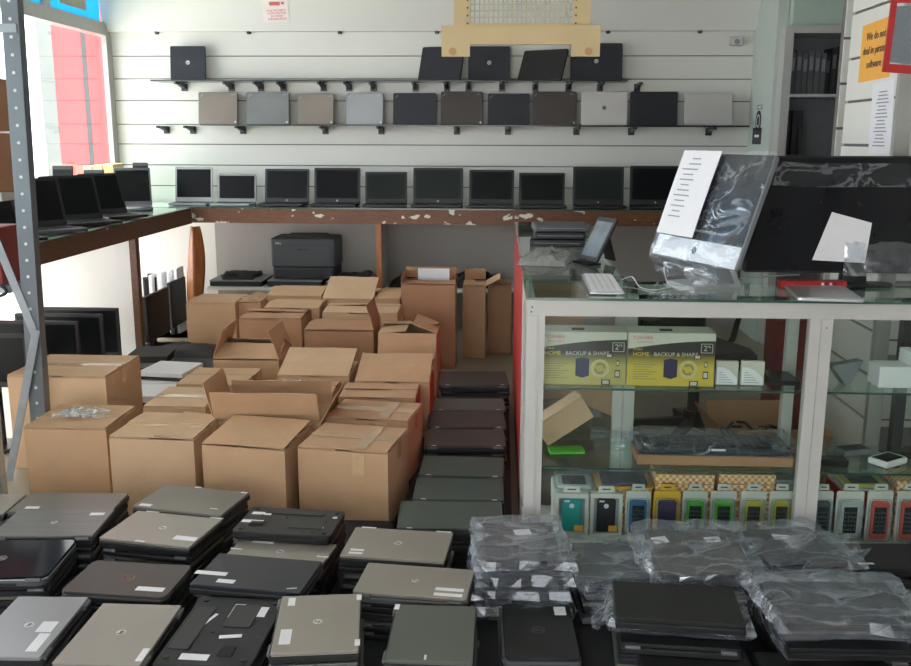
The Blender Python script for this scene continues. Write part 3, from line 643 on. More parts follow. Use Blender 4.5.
def side_panel(desc, p0, p1, t0, b0, xx):
    A = X(p0, t0, xx); B = X(p1, t0, xx); y0, y1 = sorted((A.y, B.y)); h = A.z-X(p0, b0, xx).z
    h = min(.42, h); w = min(.62, y1-y0)
    r_ = thing('monitor', desc, 'monitor', (xx, (y0+y1)/2, A.z-h-.13), PI/2, 'monitors turned to the room under the counter')
    q = MB(); q.rbox((0, 0, 0), (w, h, .03), .008, .003, 2, 0, T(0, 0, h/2+.13) @ UPR); q.box((0, .025, h/2+.13), (w*.6, .03, h*.5)); q.build('bezel', M_BLACKM, r_)
    q = MB(); q.box((0, -.0158, h/2+.135), (w-.04, .001, h-.05)); q.build('screen', M_SCREEN, r_)
    q = MB(); q.box((0, .04, .08), (.07, .03, .16)); q.build('stand_neck', M_BLACK, r_)
    q = MB(); q.rbox((0, .03, .0105), (w*.4, .2, .02), .04, .004, 4); q.build('stand_foot', M_BLACK, r_)
    return A.z-h-.13, (y0+y1)/2
def support(x, y, w, d, h, desc, m_=None):
    q = MB(); q.box((x, y, h/2), (w, d, h), ch=.004); tag(q.build('flat_carton', m_ or M_BLACKM), desc, 'carton')
za, ya = side_panel('black monitor seen at a slant beside the brown counter post', 144, 167, 297, 345, LX-.14)
support(LX-.14, ya, .28, .4, za-.003, 'dark carton under the slanted monitor beside the brown post')
za, ya = side_panel('black monitor seen at a slant beside the curling veneer', 168.3, 184, 283, 330, LX-.16)
support(LX-.16, ya, .28, .30, za-.003, 'dark carton under the slanted monitor beside the curling veneer')
for i, (a_, b_, t_) in enumerate(((152, 155.5, 274), (160.5, 165, 272), (170, 173, 270), (177, 180, 267))):
    yy = 7.3; A, B = Y(a_, t_, yy), Y(b_, t_, yy); q = MB(); q.box(((A.x+B.x)/2, yy, A.z/2), (B.x-A.x, .16, A.z), ch=.003)
    tag(q.build('flat_carton', M_WHITE), 'narrow white carton upright in the corner bay, %s from the brown post' % ORD[i], 'carton', 'white cartons in the corner bay')
monitor('small monitor with bluish screen behind the slanted ones, beside the brown post', 143, 156, 277, 7.28, hh=.2)
# printer and grey machines on the lower shelf
A, B = Y(271, 279, cf+.15), Y(335, 279, cf+.15); w = B.x-A.x; pzb = Y(300, 280, cf+.15).z; ph = Y(300, 238, cf+.15).z-pzb; base_h = pzb-SHZ
r_ = thing('laser_printer', 'charcoal laser printer standing under the back counter', 'printer', ((A.x+B.x)/2, cf+.36, pzb))
q = MB(); q.rbox((0, 0, ph*.64), (w, .36, ph*.68), .018, .008, 3); q.rbox((0, .0, ph*.15), (w*.96, .35, ph*.26), .01, .004, 2); q.build('body', M_PRINTER, r_)
q = MB(); q.box((0, -.02, ph*.985), (w*.66, .2, .012)); q.prism([(-.12, ph*.97), (.12, ph*.97), (.12, ph*1.03)], -w*.3, w*.3, 'x'); q.build('output_tray', M_BLACK, r_)
q = MB(); q.rbox((0, -.181, ph*.62), (w*.86, .006, ph*.40), .004, .001, 2); q.build('front_panel', M_PRINTER, r_)
q = MB(); q.box((0, -.186, ph*.72), (w*.16, .008, .012)); q.build('handle', M_BLACK, r_)
q = MB(); put_text(q, 'DELL', .022, T(-w*.38, -.1815, ph*.86) @ UPR); q.build('logo', M_LOGO, r_)
q = MB(); q.rbox((0, -.178, ph*.15), (w*.9, .008, ph*.2), .004, .001, 2); q.build('paper_drawer', M_BLACKM, r_)
for i, (a_, b_) in enumerate(((208, 262), (266, 322), (325, 378))):
    yy = cf+.12; A, B = Y(a_, 285, yy), Y(b_, 285, yy); w = B.x-A.x; h = pzb-SHZ-.002 if i == 1 else max(.05, pzb-SHZ-.03)
    r_ = thing('flatbed_scanner', ['grey flat machine beside the printer towards the veneer strip', 'grey flat machine carrying the charcoal printer', 'grey flat machine beside the printer towards the brown divider'][i], 'scanner', ((A.x+B.x)/2, cf+.33, SHZ+.001), 0, 'flat machines on the lower shelf')
    q = MB(); q.rbox((0, 0, h*.4), (w*.98, .38, h*.8), .02, .006, 3); q.build('body', M_BLACKM, r_)
    q = MB(); q.rbox((0, 0, h*.9-.001), (w, .40, h*.18), .02, .006, 3); q.build('lid', M_GREYPL, r_)
    if i != 1:
        q = MB(); q.sheet(lambda u, v: (-w*.3+w*.6*u, -.15+.3*v, h+.03+.03*noise.noise((u*3, v*3, i*5))), 8, 8); o = q.build('crumpled_cover', M_BLACKM, r_, smooth=True); md = o.modifiers.new('thick', 'SOLIDIFY'); md.thickness = .05
for i, (a_, b_, t_) in enumerate(((388, 436, 275), (448, 500, 271))):
    yy = cf+.2; A, B = Y(a_, 280, yy), Y(b_, 280, yy); h = Y(a_, t_, yy).z-SHZ
    def heap(u, v, A=A, B=B, i=i, h=h):
        e = math.sin(u*PI)**.6*math.sin(v*PI)**.6
        return (A.x+(B.x-A.x)*u, yy-.03+.4*v, SHZ+.002+max(0.0, e*(h*(.7+.8*abs(noise.noise((u*5, v*4, i*9.0)))))))
    q = MB(); q.sheet(heap, 18, 12); q.sheet(lambda u, v, A=A, B=B: (A.x+(B.x-A.x)*u, yy-.03+.4*(1-v), SHZ+.0015), 18, 12)
    tag(q.build('cable_heap', M_BLACK), ['heap of black cables under the counter next to the divider', 'heap of black cables under the counter behind the tall boxes'][i], 'cables', 'cable heaps under the counter')

# ================================================================== cardboard boxes
def carton(desc, w, d, h, x, y, yaw=0, flaps=None, tape=True, m_=None, film=False, tear=0, red=False, group='cardboard boxes on the floor'):
    """flaps: dict side -> opening angle in degrees (0 closed, 90 upright); side front/back/left/right"""
    m_ = m_ or M_CARD; r_ = thing('cardboard_box', desc, 'cardboard box', (x, y, .001), rad(yaw), group)
    flaps = flaps or {'left': 0, 'right': 0, 'front': 0, 'back': 0}
    t = .005; q = MB(); bu = .006
    # walls with slight bulge
    def wall(c0, c1, nrm):
        c0, c1, nrm = Vector(c0), Vector(c1), Vector(nrm)
        def fn(u, v): return tuple(c0.lerp(c1, u)+Vector((0, 0, h*v))+nrm*(bu*math.sin(u*PI)*math.sin(v*PI)))
        def fi(u, v): return tuple(Vector(fn(1-u, v))-nrm*t)
        q.sheet(fn, 4, 4); q.sheet(fi, 4, 4)
        mi = 1 if (red and nrm.x > .5) else 0  # aisle side wall takes the colour of painted red bounce light
        if mi: q.mi[-32:] = [1]*32
        a, b = fn(0, 1), fn(1, 1)
        q.add([c0+Vector((0, 0, h)), c1+Vector((0, 0, h)), c1+Vector((0, 0, h))-nrm*t, c0+Vector((0, 0, h))-nrm*t], [(0, 1, 2, 3)])
    W, D = w/2, d/2
    wall((-W, -D, 0), (W, -D, 0), (0, -1, 0)); wall((W, -D, 0), (W, D, 0), (1, 0, 0)); wall((W, D, 0), (-W, D, 0), (0, 1, 0)); wall((-W, D, 0), (-W, -D, 0), (-1, 0, 0))
    q.box((0, 0, .004), (w-.012, d-.012, .006)); q.build('body', [m_, M_CARDBOUNCE], r_)
    geo = {'front': ((0, -D), 0, w, d/2), 'back': ((0, D), PI, w, d/2), 'right': ((W, 0), PI/2, d, min(w/2, d/2)), 'left': ((-W, 0), -PI/2, d, min(w/2, d/2))}
    for s_, an in flaps.items():
        (fx, fy), rz, L, dep = geo[s_]; lift = .0015 if s_ in ('left', 'right') else .0065
        if isinstance(an, tuple): an, dep = an
        Q = T(fx, fy, h+lift) @ R(rz, 'Z') @ R(rad(an), 'X')
        k = MB(); sd = random.random()*50; dd = dep-.002
        k.sheet(lambda u, v: (-L/2+.003+(L-.006)*u, .001+dd*v, .004+(.004*noise.noise((u*3+sd, v*3, 1))+.010*max(0, v-.2)*noise.noise((u*2+sd, 4, 2)) if v > 0 else 0)*(1 if an > 6 else .35)), 8, 4, .0038, 0, Q)
        k.build('flap', m_ if not tear else M_CARDB, r_)
    if tape:
        k = MB(); k.box((0, 0, h+.0125), (w*.98, .055, .0008)); k.box((W+.004, 0, h-.03), (.0008, .055, .07)); k.box((-W-.004, 0, h-.03), (.0008, .055, .07))
        k.build('tape', M_TAPE, r_, label='shiny brown packing tape')
    if tape == 2:
        k = MB(); k.box((w*.18, -.01, h+.0135), (.05, d*.9, .0008)); k.box((w*.18, -D-.005, h-.045), (.05, .0008, .09)); k.build('tape', M_TAPE, r_, label='shiny brown packing tape')
    if film:
        k = MB(); sd = random.random()*40
        k.sheet(lambda u, v: (-w*.3+w*.6*u, -d*.22+d*.4*v, h+.02+.05*abs(noise.noise((u*5+sd, v*5, 2)))*math.sin(u*PI)**.5), 14, 10); k.build('plastic_liner', M_FILM, r_, smooth=True)
    return r_
def carton_px(desc, a_, b_, p, h, d, **kw):
    """front top edge runs from pixel (a_, p) to (b_, p) at height h"""
    A, B = Z(a_, p, h), Z(b_, p, h); w = B.x-A.x
    yw = kw.pop('yaw', 0)
    return carton(desc, w, d, h, (A.x+B.x)/2, A.y+d/2, yw, **kw)
CL = dict(left=0, right=0, front=0, back=0)
carton_px('closed cardboard box with crumpled clear tape, beside the rack post', 23.5, 108, 429, .355, .33, tape=1, film=True)
carton_px('dented cardboard box with folded corner, second in the front row of boxes', 110, 198, 439, .35, .34, yaw=-3, tape=1, m_=M_CARDB, film=False, flaps=dict(left=0, right=5, front=0, back=2))
carton_px('cardboard box with its front flap bent over the edge, third in the front row', 205, 294, 447.5, .35, .32, yaw=-9, tape=0, flaps=dict(front=(5, .30), back=0, left=3, right=2))
carton_px('closed cardboard box with double tape at the aisle end of the front row', 301.5, 396, 451, .352, .31, yaw=-9, tape=2, flaps=CL)
carton_px('large closed cardboard box standing behind the rack post', 7, 108, 377, .45, .42, tape=1, m_=M_CARDB, flaps=CL)
carton_px('open cardboard box with raised dark flaps behind the front row', 214, 322, 421, .345, .30, tape=0, flaps=dict(front=(112, .15), left=(104, .17), back=(74, .11), right=(118, .13)), film=True, m_=M_CARD)
carton_px('flat topped cardboard box with clear tape, beside the open box in the second row', 328, 414, 420.5, .345, .28, yaw=-8, tape=2, flaps=CL)
carton_px('small cardboard box with crossed tape on top, behind the dented box', 143, 207, 408, .35, .33, tape=1, m_=M_CARDB, flaps=CL)
carton_px('cardboard box with taped lid in the third row, near the white cartons', 176, 246, 386, .36, .33, tape=1, flaps=dict(left=0, right=0, front=2, back=0))
carton_px('cardboard box with lifted lid flap and plastic, behind the raised dark flaps', 254, 333, 396, .345, .26, tape=0, flaps=dict(left=0, right=4, front=4, back=6), film=True)
carton_px('cardboard box with a loose flat flap, in the third row by the aisle', 338, 416, 399, .345, .26, tape=0, flaps=dict(left=0, right=0, front=0, back=3), red=True)
carton_px('cardboard box with broad tilted lid in the middle of the pile', 277, 350, 377, .37, .32, tape=0, flaps=dict(left=0, right=0, back=0, front=(15, .30)), m_=M_CARDB)
carton_px('cardboard box with broad tilted lid and painted red bounce light, by the aisle', 354, 430, 383, .355, .32, tape=0, flaps=dict(left=0, right=0, back=0, front=(15, .30)), red=True)
carton_px('open cardboard box with four splayed ragged flaps', 213, 280, 360, .37, .32, tape=0, flaps=dict(left=(72, .17), front=(18, .17), back=(30, .14), right=(70, .17)), m_=M_CARD, film=True)
carton_px('cardboard box browned for shade, with torn upright flap in the pile', 239, 302, 319.5, .462, .31, tape=0, flaps=dict(left=0, right=0, front=2, back=6), m_=M_CARDD)  # darker card colour imitates shade under an overhanging flap
carton_px('cardboard box with a small corner flap sticking up', 304, 374, 331, .44, .32, tape=0, flaps=dict(left=3, right=(75, .16), front=5, back=4), m_=M_CARDD)
carton_px('cardboard box with front flap hanging open by the aisle', 378, 437, 334, .46, .32, tape=0, flaps=dict(front=(243, .15), back=(8, .15), left=5, right=(22, .15)))
carton_px('wide closed cardboard box below the veneer strip', 186, 236, 304, .46, .36, tape=0, flaps=dict(left=0, right=0, front=3, back=0), m_=M_CARD)
carton_px('cardboard box with overlapping lids in front of the grey machines', 264, 320, 309, .462, .32, tape=0, flaps=dict(left=0, right=0, front=6, back=4))
carton_px('cardboard box with one lid half lifted, beside the wide box below the veneer strip', 238, 261, 303, .455, .28, tape=0, flaps=dict(left=4, right=(20, .1), front=2, back=0))
carton_px('cardboard box with wide flat lid beside the tall box', 322, 398, 314, .46, .34, tape=0, flaps=dict(left=0, right=0, front=4, back=7), m_=M_CARDB)
carton_px('cardboard box with large flap tilted up in front of the divider', 322, 374, 300, .46, .48, tape=0, flaps=dict(left=0, right=0, back=3, front=(18, .34)), m_=M_CARDB)
carton_px('low cardboard box half hidden behind the overlapping lids', 266, 322, 297, .47, .45, tape=0, flaps=dict(left=0, right=0, front=8, back=3))
carton_px('closed cardboard box between the tilted flap and the tall box', 375, 400, 300, .465, .46, tape=0, flaps=dict(left=0, right=0, front=4, back=3))
A, B = Z(402, 368, 0), Z(455, 368, 0); zt_ = Y(430, 285, A.y).z
r_ = carton('tall upright cardboard box with a white sheet in its top', B.x-A.x, .3, zt_, (A.x+B.x)/2, A.y+.15, 0, dict(left=(85, .06), right=(88, .06), back=(80, .08), front=0), 0, M_CARDD)
q = MB(); q.box(((A.x+B.x)/2+.02, A.y+.24, zt_+.03), (.22, .002, .1)); tag(q.build('white_sheet', M_WHITE), 'white paper sheet standing in the tall cardboard box', 'paper')
A, B = Z(463, 358, 0), Z(484, 358, 0); carton('narrow tall cardboard box with a flap bent outwards, beside the tall one', max(.16, B.x-A.x), .3, .52, (A.x+B.x)/2, A.y+.15, 0, dict(left=0, right=(150, .12), front=0, back=(60, .1)), 0)
A, B = Z(488, 354, 0), Z(510, 354, 0); carton('narrow brown cardboard box standing next to the red panel', max(.17, B.x-A.x), .28, .5, (A.x+B.x)/2, A.y+.15, 0, dict(left=0, right=0, front=3, back=0), 0, M_CARDD)
# flat stacks between the window counter and the cartons
def flat_stack(x, y, items, desc, yaw=0, z=0):
    for i, (w, d, h, m_) in enumerate(items):
        q = MB(); q.rbox((0, 0, h/2), (w, d, h-.002), .006, .003, 2)
        o = q.build('flat_carton', m_, loc=(x+random.uniform(-.008, .008), y+random.uniform(-.008, .008), z+.001)); o.rotation_euler = (0, 0, rad(yaw+random.uniform(-3, 3)))
        tag(o, 'flat %s case, %s from the floor, in the stack %s' % ('white' if m_ is M_WHITE else 'black' if m_ is M_BLACKM else 'grey', ORD[i], desc), 'case', 'flat cases stacked by the counter'); z += h
    return z
p = Z(150, 352, .22); flat_stack(p.x, p.y+.05, [(.26, .3, .05, M_BLACKM), (.25, .3, .04, M_WHITE), (.26, .3, .05, M_BLACKM), (.25, .28, .03, M_GREYPL), (.26, .3, .045, M_BLACKM)], 'below the brown post', 4)
p = Z(172, 368, .2); flat_stack(p.x, p.y, [(.30, .3, .07, M_WHITE), (.30, .3, .04, M_BLACKM), (.3, .3, .05, M_WHITE), (.3, .3, .015, M_BLACKM), (.28, .28, .03, M_WHITE)], 'beside the taped lid', -6)
p = Z(156, 389, .19); flat_stack(p.x-.03, p.y-.02, [(.28, .24, .1, M_WHITE), (.28, .24, .05, M_BLACKM), (.28, .25, .04, M_WHITE)], 'next to the crossed tape box', 3)
p = Z(186, 349, .2); r2 = flat_stack(p.x, p.y+.02, [(.4, .3, .1, M_BLACKM), (.4, .3, .07, M_GREYPL)], 'under the black bag', 5)
q = MB()
def bagtop(u, v): 
    e = (math.sin(u*PI)*math.sin(v*PI))**.45
    return (p.x-.22+.44*u, p.y-.13+.34*v, r2+.002+e*(.05+.02*noise.noise((u*4, v*4, 3))))
q.sheet(bagtop, 16, 14); q.sheet(lambda u, v: (p.x-.22+.44*u, p.y-.13+.34*(1-v), r2+.0015), 16, 14)
tag(q.build('laptop_bag', M_BLACKM, smooth=True), 'soft black bag lying between the cartons and the counter', 'bag')
p = Z(222, 376-15, .2)

# ================================================================== glass display counter
GX0 = .092; GX1 = 2.3; GY0 = 3.08; GY1 = 3.46; GZ = 1.03; AX1 = .475; AY1 = 5.93
r_ = thing('display_counter', 'white framed glass display counter with shelves of boxed goods', 'display counter', (0, 0, 0))
q = MB(); q.lohi((GX0-.004, GY0-.006, GZ-.010), (GX1, GY1, GZ)); q.build('glass_top', M_GLASSG, r_)
q = MB(); q.lohi((GX0-.004, GY0-.0075, GZ-.009), (GX1, GY0-.0062, GZ-.001)); q.build('glass_edge', M_GEDGE, r_)
pw = .062
zr = Y(650, 317, GY0).z
q = MB(); q.lohi((GX0, GY0, zr), (GX1, GY0+.03, GZ-.011)); q.lohi((AX1+.04, GY1-.03, GZ-.045), (GX1, GY1, GZ-.011)); q.lohi((GX0, GY0+.031, zr), (GX0+.03, GY1, GZ-.011)); q.build('top_rail', M_WHITEALU, r_)
pxm = Y(815, 400, GY0).x
q = MB(); q.lohi((GX0, GY0, 0), (GX0+pw*.62, GY0+.035, zr-.0005)); q.lohi((GX0+pw*.62, GY0+.006, 0), (GX0+pw, GY0+.035, zr-.0005)); q.build('post', M_WHITEALU, r_)
q = MB(); q.lohi((pxm-.036, GY0+.003, 0), (pxm+.0, GY0+.035, zr-.0005)); q.lohi((pxm+.001, GY0+.0, 0), (pxm+.038, GY0+.035, zr-.0005)); q.build('post', M_WHITEALU, r_)
for x in (.475, pxm): 
    q = MB(); q.lohi((x, GY1-.035, 0), (x+.04, GY1, GZ-.046)); q.build('post', M_WHITEALU, r_)
q = MB(); q.lohi((GX0+pw, GY0+.002, .08), (pxm-.037, GY0+.03, .14)); q.lohi((pxm+.039, GY0+.002, .08), (GX1, GY0+.03, .14)); q.build('bottom_rail', M_WHITEALU, r_)
q = MB(); q.lohi((GX0+.002, GY0+.036, .12), (GX1, GY1-.036, .15)); q.build('deck', M_WHITEALU, r_)
zA = Y(680, 390, GY0+.03).z; zB = Y(680, 470, GY0+.03).z
for zz in (zA, zB):
    q = MB(); q.lohi((GX0+.012, GY0+.037, zz-.008), (pxm-.012, GY1-.04, zz)); q.lohi((pxm+.012, GY0+.037, zz-.008), (GX1, GY1-.04, zz)); q.build('glass_shelf', M_GLASSG, r_)
    q = MB(); q.lohi((GX0+.012, GY0+.0355, zz-.0075), (GX1, GY0+.0365, zz-.0005)); q.build('shelf_edge', M_GEDGE, r_)
q = MB(); q.lohi((GX0+pw, GY0+.014, .141), (pxm-.037, GY0+.018, zr)); q.build('front_pane', M_GLASS, r_)
q = MB(); q.lohi((pxm+.039, GY0+.014, .141), (GX1, GY0+.018, zr)); q.build('front_pane', M_GLASS, r_)
q = MB()
for dx, dz in ((.018, -.014), (.015, -.030)): q.cyl((GX0+dx, GY0+.001, GZ-.02+dz), (GX0+dx, GY0-.0015, GZ-.02+dz), .003, n=8)
q.cyl((pxm+.018, GY0, zr-.03), (pxm+.018, GY0-.0015, zr-.03), .0025, n=8); q.build('screw', M_BRACK, r_)
r_ = thing('display_counter', 'narrow return of the glass counter with red side panel reaching back to the aisle', 'display counter', (0, 0, 0))
q = MB(); q.lohi((GX0-.004, GY1+.002, GZ-.010), (AX1, AY1, GZ)); q.build('glass_top', M_GLASSG, r_)
q = MB(); q.lohi((GX0, GY1+.24, .0), (GX0+.012, AY1-.04, GZ-.012)); q.build('side_panel', M_RED, r_, label='red side panel')
q = MB(); q.lohi((GX0, GY1+.004, 0), (GX0+.03, GY1+.236, GZ-.012)); q.build('end_strip', M_WHITEALU, r_)
for x, y in ((GX0, AY1-.036), (AX1-.035, AY1-.036), (AX1-.035, GY1+.005)):
    q = MB(); q.lohi((x, y, 0), (x+.035, y+.035, GZ-.012)); q.build('post', M_WHITEALU, r_)
q = MB(); q.lohi((AX1-.02, GY1+.045, GZ-.05), (AX1, AY1-.04, GZ-.012)); q.lohi((GX0+.04, AY1-.02, GZ-.05), (AX1-.04, AY1, GZ-.012)); q.build('top_rail', M_WHITEALU, r_)
q = MB(); q.lohi((GX0+.02, GY1+.05, .40), (AX1-.04, AY1-.05, .408)); q.build('glass_shelf', M_GLASSG, r_)

# ---- boxed hard drives
M_BOXY = None
def boxmat(name, c0, c1):
    M = bpy.data.materials.new(name); M.use_nodes = True; nt = M.node_tree; N = nt.nodes.new; Lk = nt.links.new; b = nt.nodes['Principled BSDF']
    b.inputs['Roughness'].default_value = .4
    tc = N('ShaderNodeTexCoord'); sp = N('ShaderNodeSeparateXYZ'); Lk(tc.outputs['Generated'], sp.inputs[0])
    cr = N('ShaderNodeValToRGB'); e = cr.color_ramp.elements; e[0].position = .42; e[0].color = lin(hexc(c0))+(1,); e[1].position = .72; e[1].color = lin(hexc(c1))+(1,)
    Lk(sp.outputs['Z'], cr.inputs['Fac']); Lk(cr.outputs['Color'], b.inputs['Base Color']); return M
BM = [boxmat('drive_box_glass_haze', 'b9ad6a', '2a2326'), boxmat('drive_box_yellow', 'cdb648', '241d1f')]  # first box coloured paler to imitate haze on the glass before it
M_YTXT = mat('yellow_text', 'd8c54a', .5, var=.01); M_RTXT = mat('red_text', 'b83a44', .5, var=.01); M_BLUE = mat('drive_blue', '23264e', .3, var=.1); M_GREYT = mat('grey_text', '8d8452', .6, var=.01)
M_BOXW = mat('box_white', 'c9c6bd', .5, var=.02); M_CIRC = mat('circle_pale', 'c8c090', .5, var=.01)
for i, (a_, b_, desc) in enumerate(((546, 625, 'yellow boxed hard drive with painted glass haze next to the counter post, partly behind it'), (626, 713, 'bright yellow boxed hard drive in the middle of the top glass shelf'))):
    yy = GY0+.075; A, B = Y(a_ if i else 538, 389, yy), Y(b_, 389, yy); w = B.x-A.x; h = Y(650, 333, yy).z-zA; d = .12
    r_ = thing('hard_drive_box', desc, 'boxed hard drive', ((A.x+B.x)/2, yy+d/2, zA+.0008), rad(0 if i else 1), 'yellow boxed hard drives')
    q = MB(); q.box((0, 0, h/2), (w, d, h), ch=.002); q.build('carton', M_BOXW, r_)
    q = MB(); q.lohi((-w/2+.001, -d/2-.0012, .001), (w/2-.001, -d/2-.0002, h*.86)); q.build('front_print', BM[i], r_)
    fy = -d/2-.0016
    # white sweep over the dark band
    pts = [(-w/2+.001, h*.999), (-w/2+.001, h*.70)]+[(-w/2+w*t_/10, h*(.70+.16*math.sin(t_/10*PI/2))) for t_ in range(1, 11)]+[(w/2-.001, h*.999)]
    q = MB(); q.prism(pts[::-1], fy-.0004, fy+.0010, 'y'); q.build('white_band', M_BOXW, r_)
    fy -= .0008
    q = MB(); put_text(q, 'TOSHIBA', .017, T(-w*.33, fy, h*.91) @ UPR); put_text(q, 'Leading Innovation', .0075, T(-w*.31, fy, h*.83) @ UPR); q.build('lettering', M_RTXT, r_, label='red lettering')
    q = MB(); put_text(q, 'HOME', .020, T(-w*.44, fy, h*.60) @ UPR, 'LEFT'); put_text(q, 'STOR.E', .010, T(-w*.44, fy, h*.69) @ UPR, 'LEFT'); q.build('lettering', M_YTXT, r_, label='yellow lettering')
    q = MB(); put_text(q, 'BACKUP & SHARE', .019, T(-w*.20, fy, h*.60) @ UPR, 'LEFT'); put_text(q, '2', .028, T(w*.385, fy, h*.72) @ UPR); put_text(q, 'TB', .011, T(w*.425, fy, h*.75) @ UPR)
    for x0, x1, z0_, z1_ in ((.335, .47, .635, .645), (.335, .47, .80, .81), (.335, .342, .635, .81), (.463, .47, .635, .81)): q.lohi((w*x0, fy-.0004, h*z0_), (w*x1, fy, h*z1_))
    q.build('lettering', M_BOXW, r_, label='white lettering')
    q = MB()
    for k in range(7): q.lohi((-w*.43, fy-.0003, h*(.40-.045*k)), (-w*(.16+.05*(k % 3)), fy, h*(.412-.045*k)))
    q.build('small_print', M_GREYT, r_)
    q = MB(); q.prism([(-w*.08, h*.18), (w*.0, h*.14), (w*.075, h*.18), (w*.075, h*.50), (w*.0, h*.53), (-w*.08, h*.50)], fy-.0006, fy, 'y'); q.build('drive_picture', M_BLUE, r_, label='dark blue picture of a drive')
    q = MB(); q.ringf((0, 0, 0), w*.075, w*.108, .0006, 28, 0, T(w*.20, fy, h*.32) @ UPR); q.build('circle_print', M_CIRC, r_)
    q = MB(); cx, cz = w*.20, h*.32
    for ph in (0, PI):
        arc = [(math.cos(ph+a*.24)*w*.064, math.sin(ph+a*.24)*w*.064) for a in range(0, 9)]; inn = [(math.cos(ph+a*.24)*w*.045, math.sin(ph+a*.24)*w*.045) for a in range(0, 9)]
        for j in range(8): q.prism([(cx+arc[j][0], cz+arc[j][1]), (cx+arc[j+1][0], cz+arc[j+1][1]), (cx+inn[j+1][0], cz+inn[j+1][1]), (cx+inn[j][0], cz+inn[j][1])], fy-.001, fy-.0002, 'y')
        a2 = ph+8*.24; q.prism([(cx+math.cos(a2)*w*.08, cz+math.sin(a2)*w*.08), (cx+math.cos(a2+.5)*w*.055, cz+math.sin(a2+.5)*w*.055), (cx+math.cos(a2)*w*.03, cz+math.sin(a2)*w*.03)], fy-.001, fy-.0002, 'y')
    q.build('arrow_picture', M_GREYT, r_)
    q = MB()
    for ux, uz, uw, uh in ((.30, .56, .075, .07), (.40, .42, .035, .10), (.40, .22, .06, .14), (.27, .06, .10, .10)):
        q.lohi((w*(ux-uw/2), fy-.0006, h*(uz-uh/2)), (w*(ux+uw/2), fy, h*(uz+uh/2)), 0); q.lohi((w*(ux-uw*.36), fy-.0009, h*(uz-uh*.34)), (w*(ux+uw*.36), fy-.0003, h*(uz+uh*.34)), 1)
    q.build('device_picture', [M_INK, M_BOXW], r_)
    q = MB(); q.lohi((-w*.12, -d*.25, h), (w*.02, -d*.05, h+.004)); q.build('hang_handle', M_INK, r_)
for i, (a_, b_) in enumerate(((716, 738), (741, 764))):
    yy = GY0+.09; A, B = Y(a_, 390, yy), Y(b_, 390, yy); w = B.x-A.x; h = Y(a_, 362, yy).z-zA; xx = (A.x+B.x)/2
    r_ = thing('card_package', ['small grey card package next to the bright yellow box', 'small grey card package second from the bright yellow box'][i], 'package', (xx, yy+.02, zA+.0008), rad(-4), 'grey card packages on the top glass shelf')
    q = MB(); q.rbox((0, 0, 0), (w, h, .02), .004, .002, 2, 0, T(0, 0, h/2) @ UPR); q.build('sleeve', M_BOXW, r_)
    q = MB(); q.prism([(-w*.46, h*.04), (w*.46, h*.04), (w*.46, h*.30), (w*.1, h*.62), (-w*.2, h*.74), (-w*.46, h*.74)], -.0112, -.0102, 'y'); q.build('white_print', M_WHITE, r_)
    q = MB()
    for k in range(5): q.lohi((-w*.36, -.0118, h*(.12+.1*k)), (w*(.3-.12*k), -.0114, h*(.145+.1*k)))
    q.build('small_print', M_INKG, r_)
A, B = Y(770, 388, GY0+.12), Y(800, 388, GY0+.12); q = MB(); q.rbox(((A.x+B.x)/2, GY0+.18, zA+.009), (.10, .15, .016), .012, .003, 3); tag(q.build('mobile_phone', M_BLACKG), 'black phone lying on the top glass shelf by the centre post', 'phone')

# ---- long grey keyboard in plastic on a brown tray
A, B = Y(637, 470, GY0+.07), Y(794, 470, GY0+.07); w = B.x-A.x; cx = (A.x+B.x)/2
ht = Y(700, 457, GY0+.07).z-zB
q = MB(); q.box((cx, GY0+.16, zB+ht/2+.001), (w, .17, ht), ch=.002); tag(q.build('cardboard_tray', M_CARDD), 'long brown cardboard box on the lower glass shelf', 'cardboard box')
r_ = thing('keyboard', 'long black keyboard in clear wrap on the brown cardboard box', 'keyboard', (cx, GY0+.155, zB+ht+.002)); hk = Y(700, 432, GY0+.10).z-zB-ht
q = MB(); q.rbox((0, 0, .014), (w*.97, .14, .026), .008, .003, 2); q.build('housing', M_BLACKM, r_)
q = MB()
for j in range(5):
    for i in range(20): q.box((-w*.46+(i+.5)*w*.92/20, -.052+j*.025, .030), (w*.92/20*.82, .020, .007))
q.build('keycap', M_BLACK, r_); q = MB(); q.box((w*.02, -.0705, .020), (.05, .002, .008)); q.build('sticker', M_WHITE, r_)
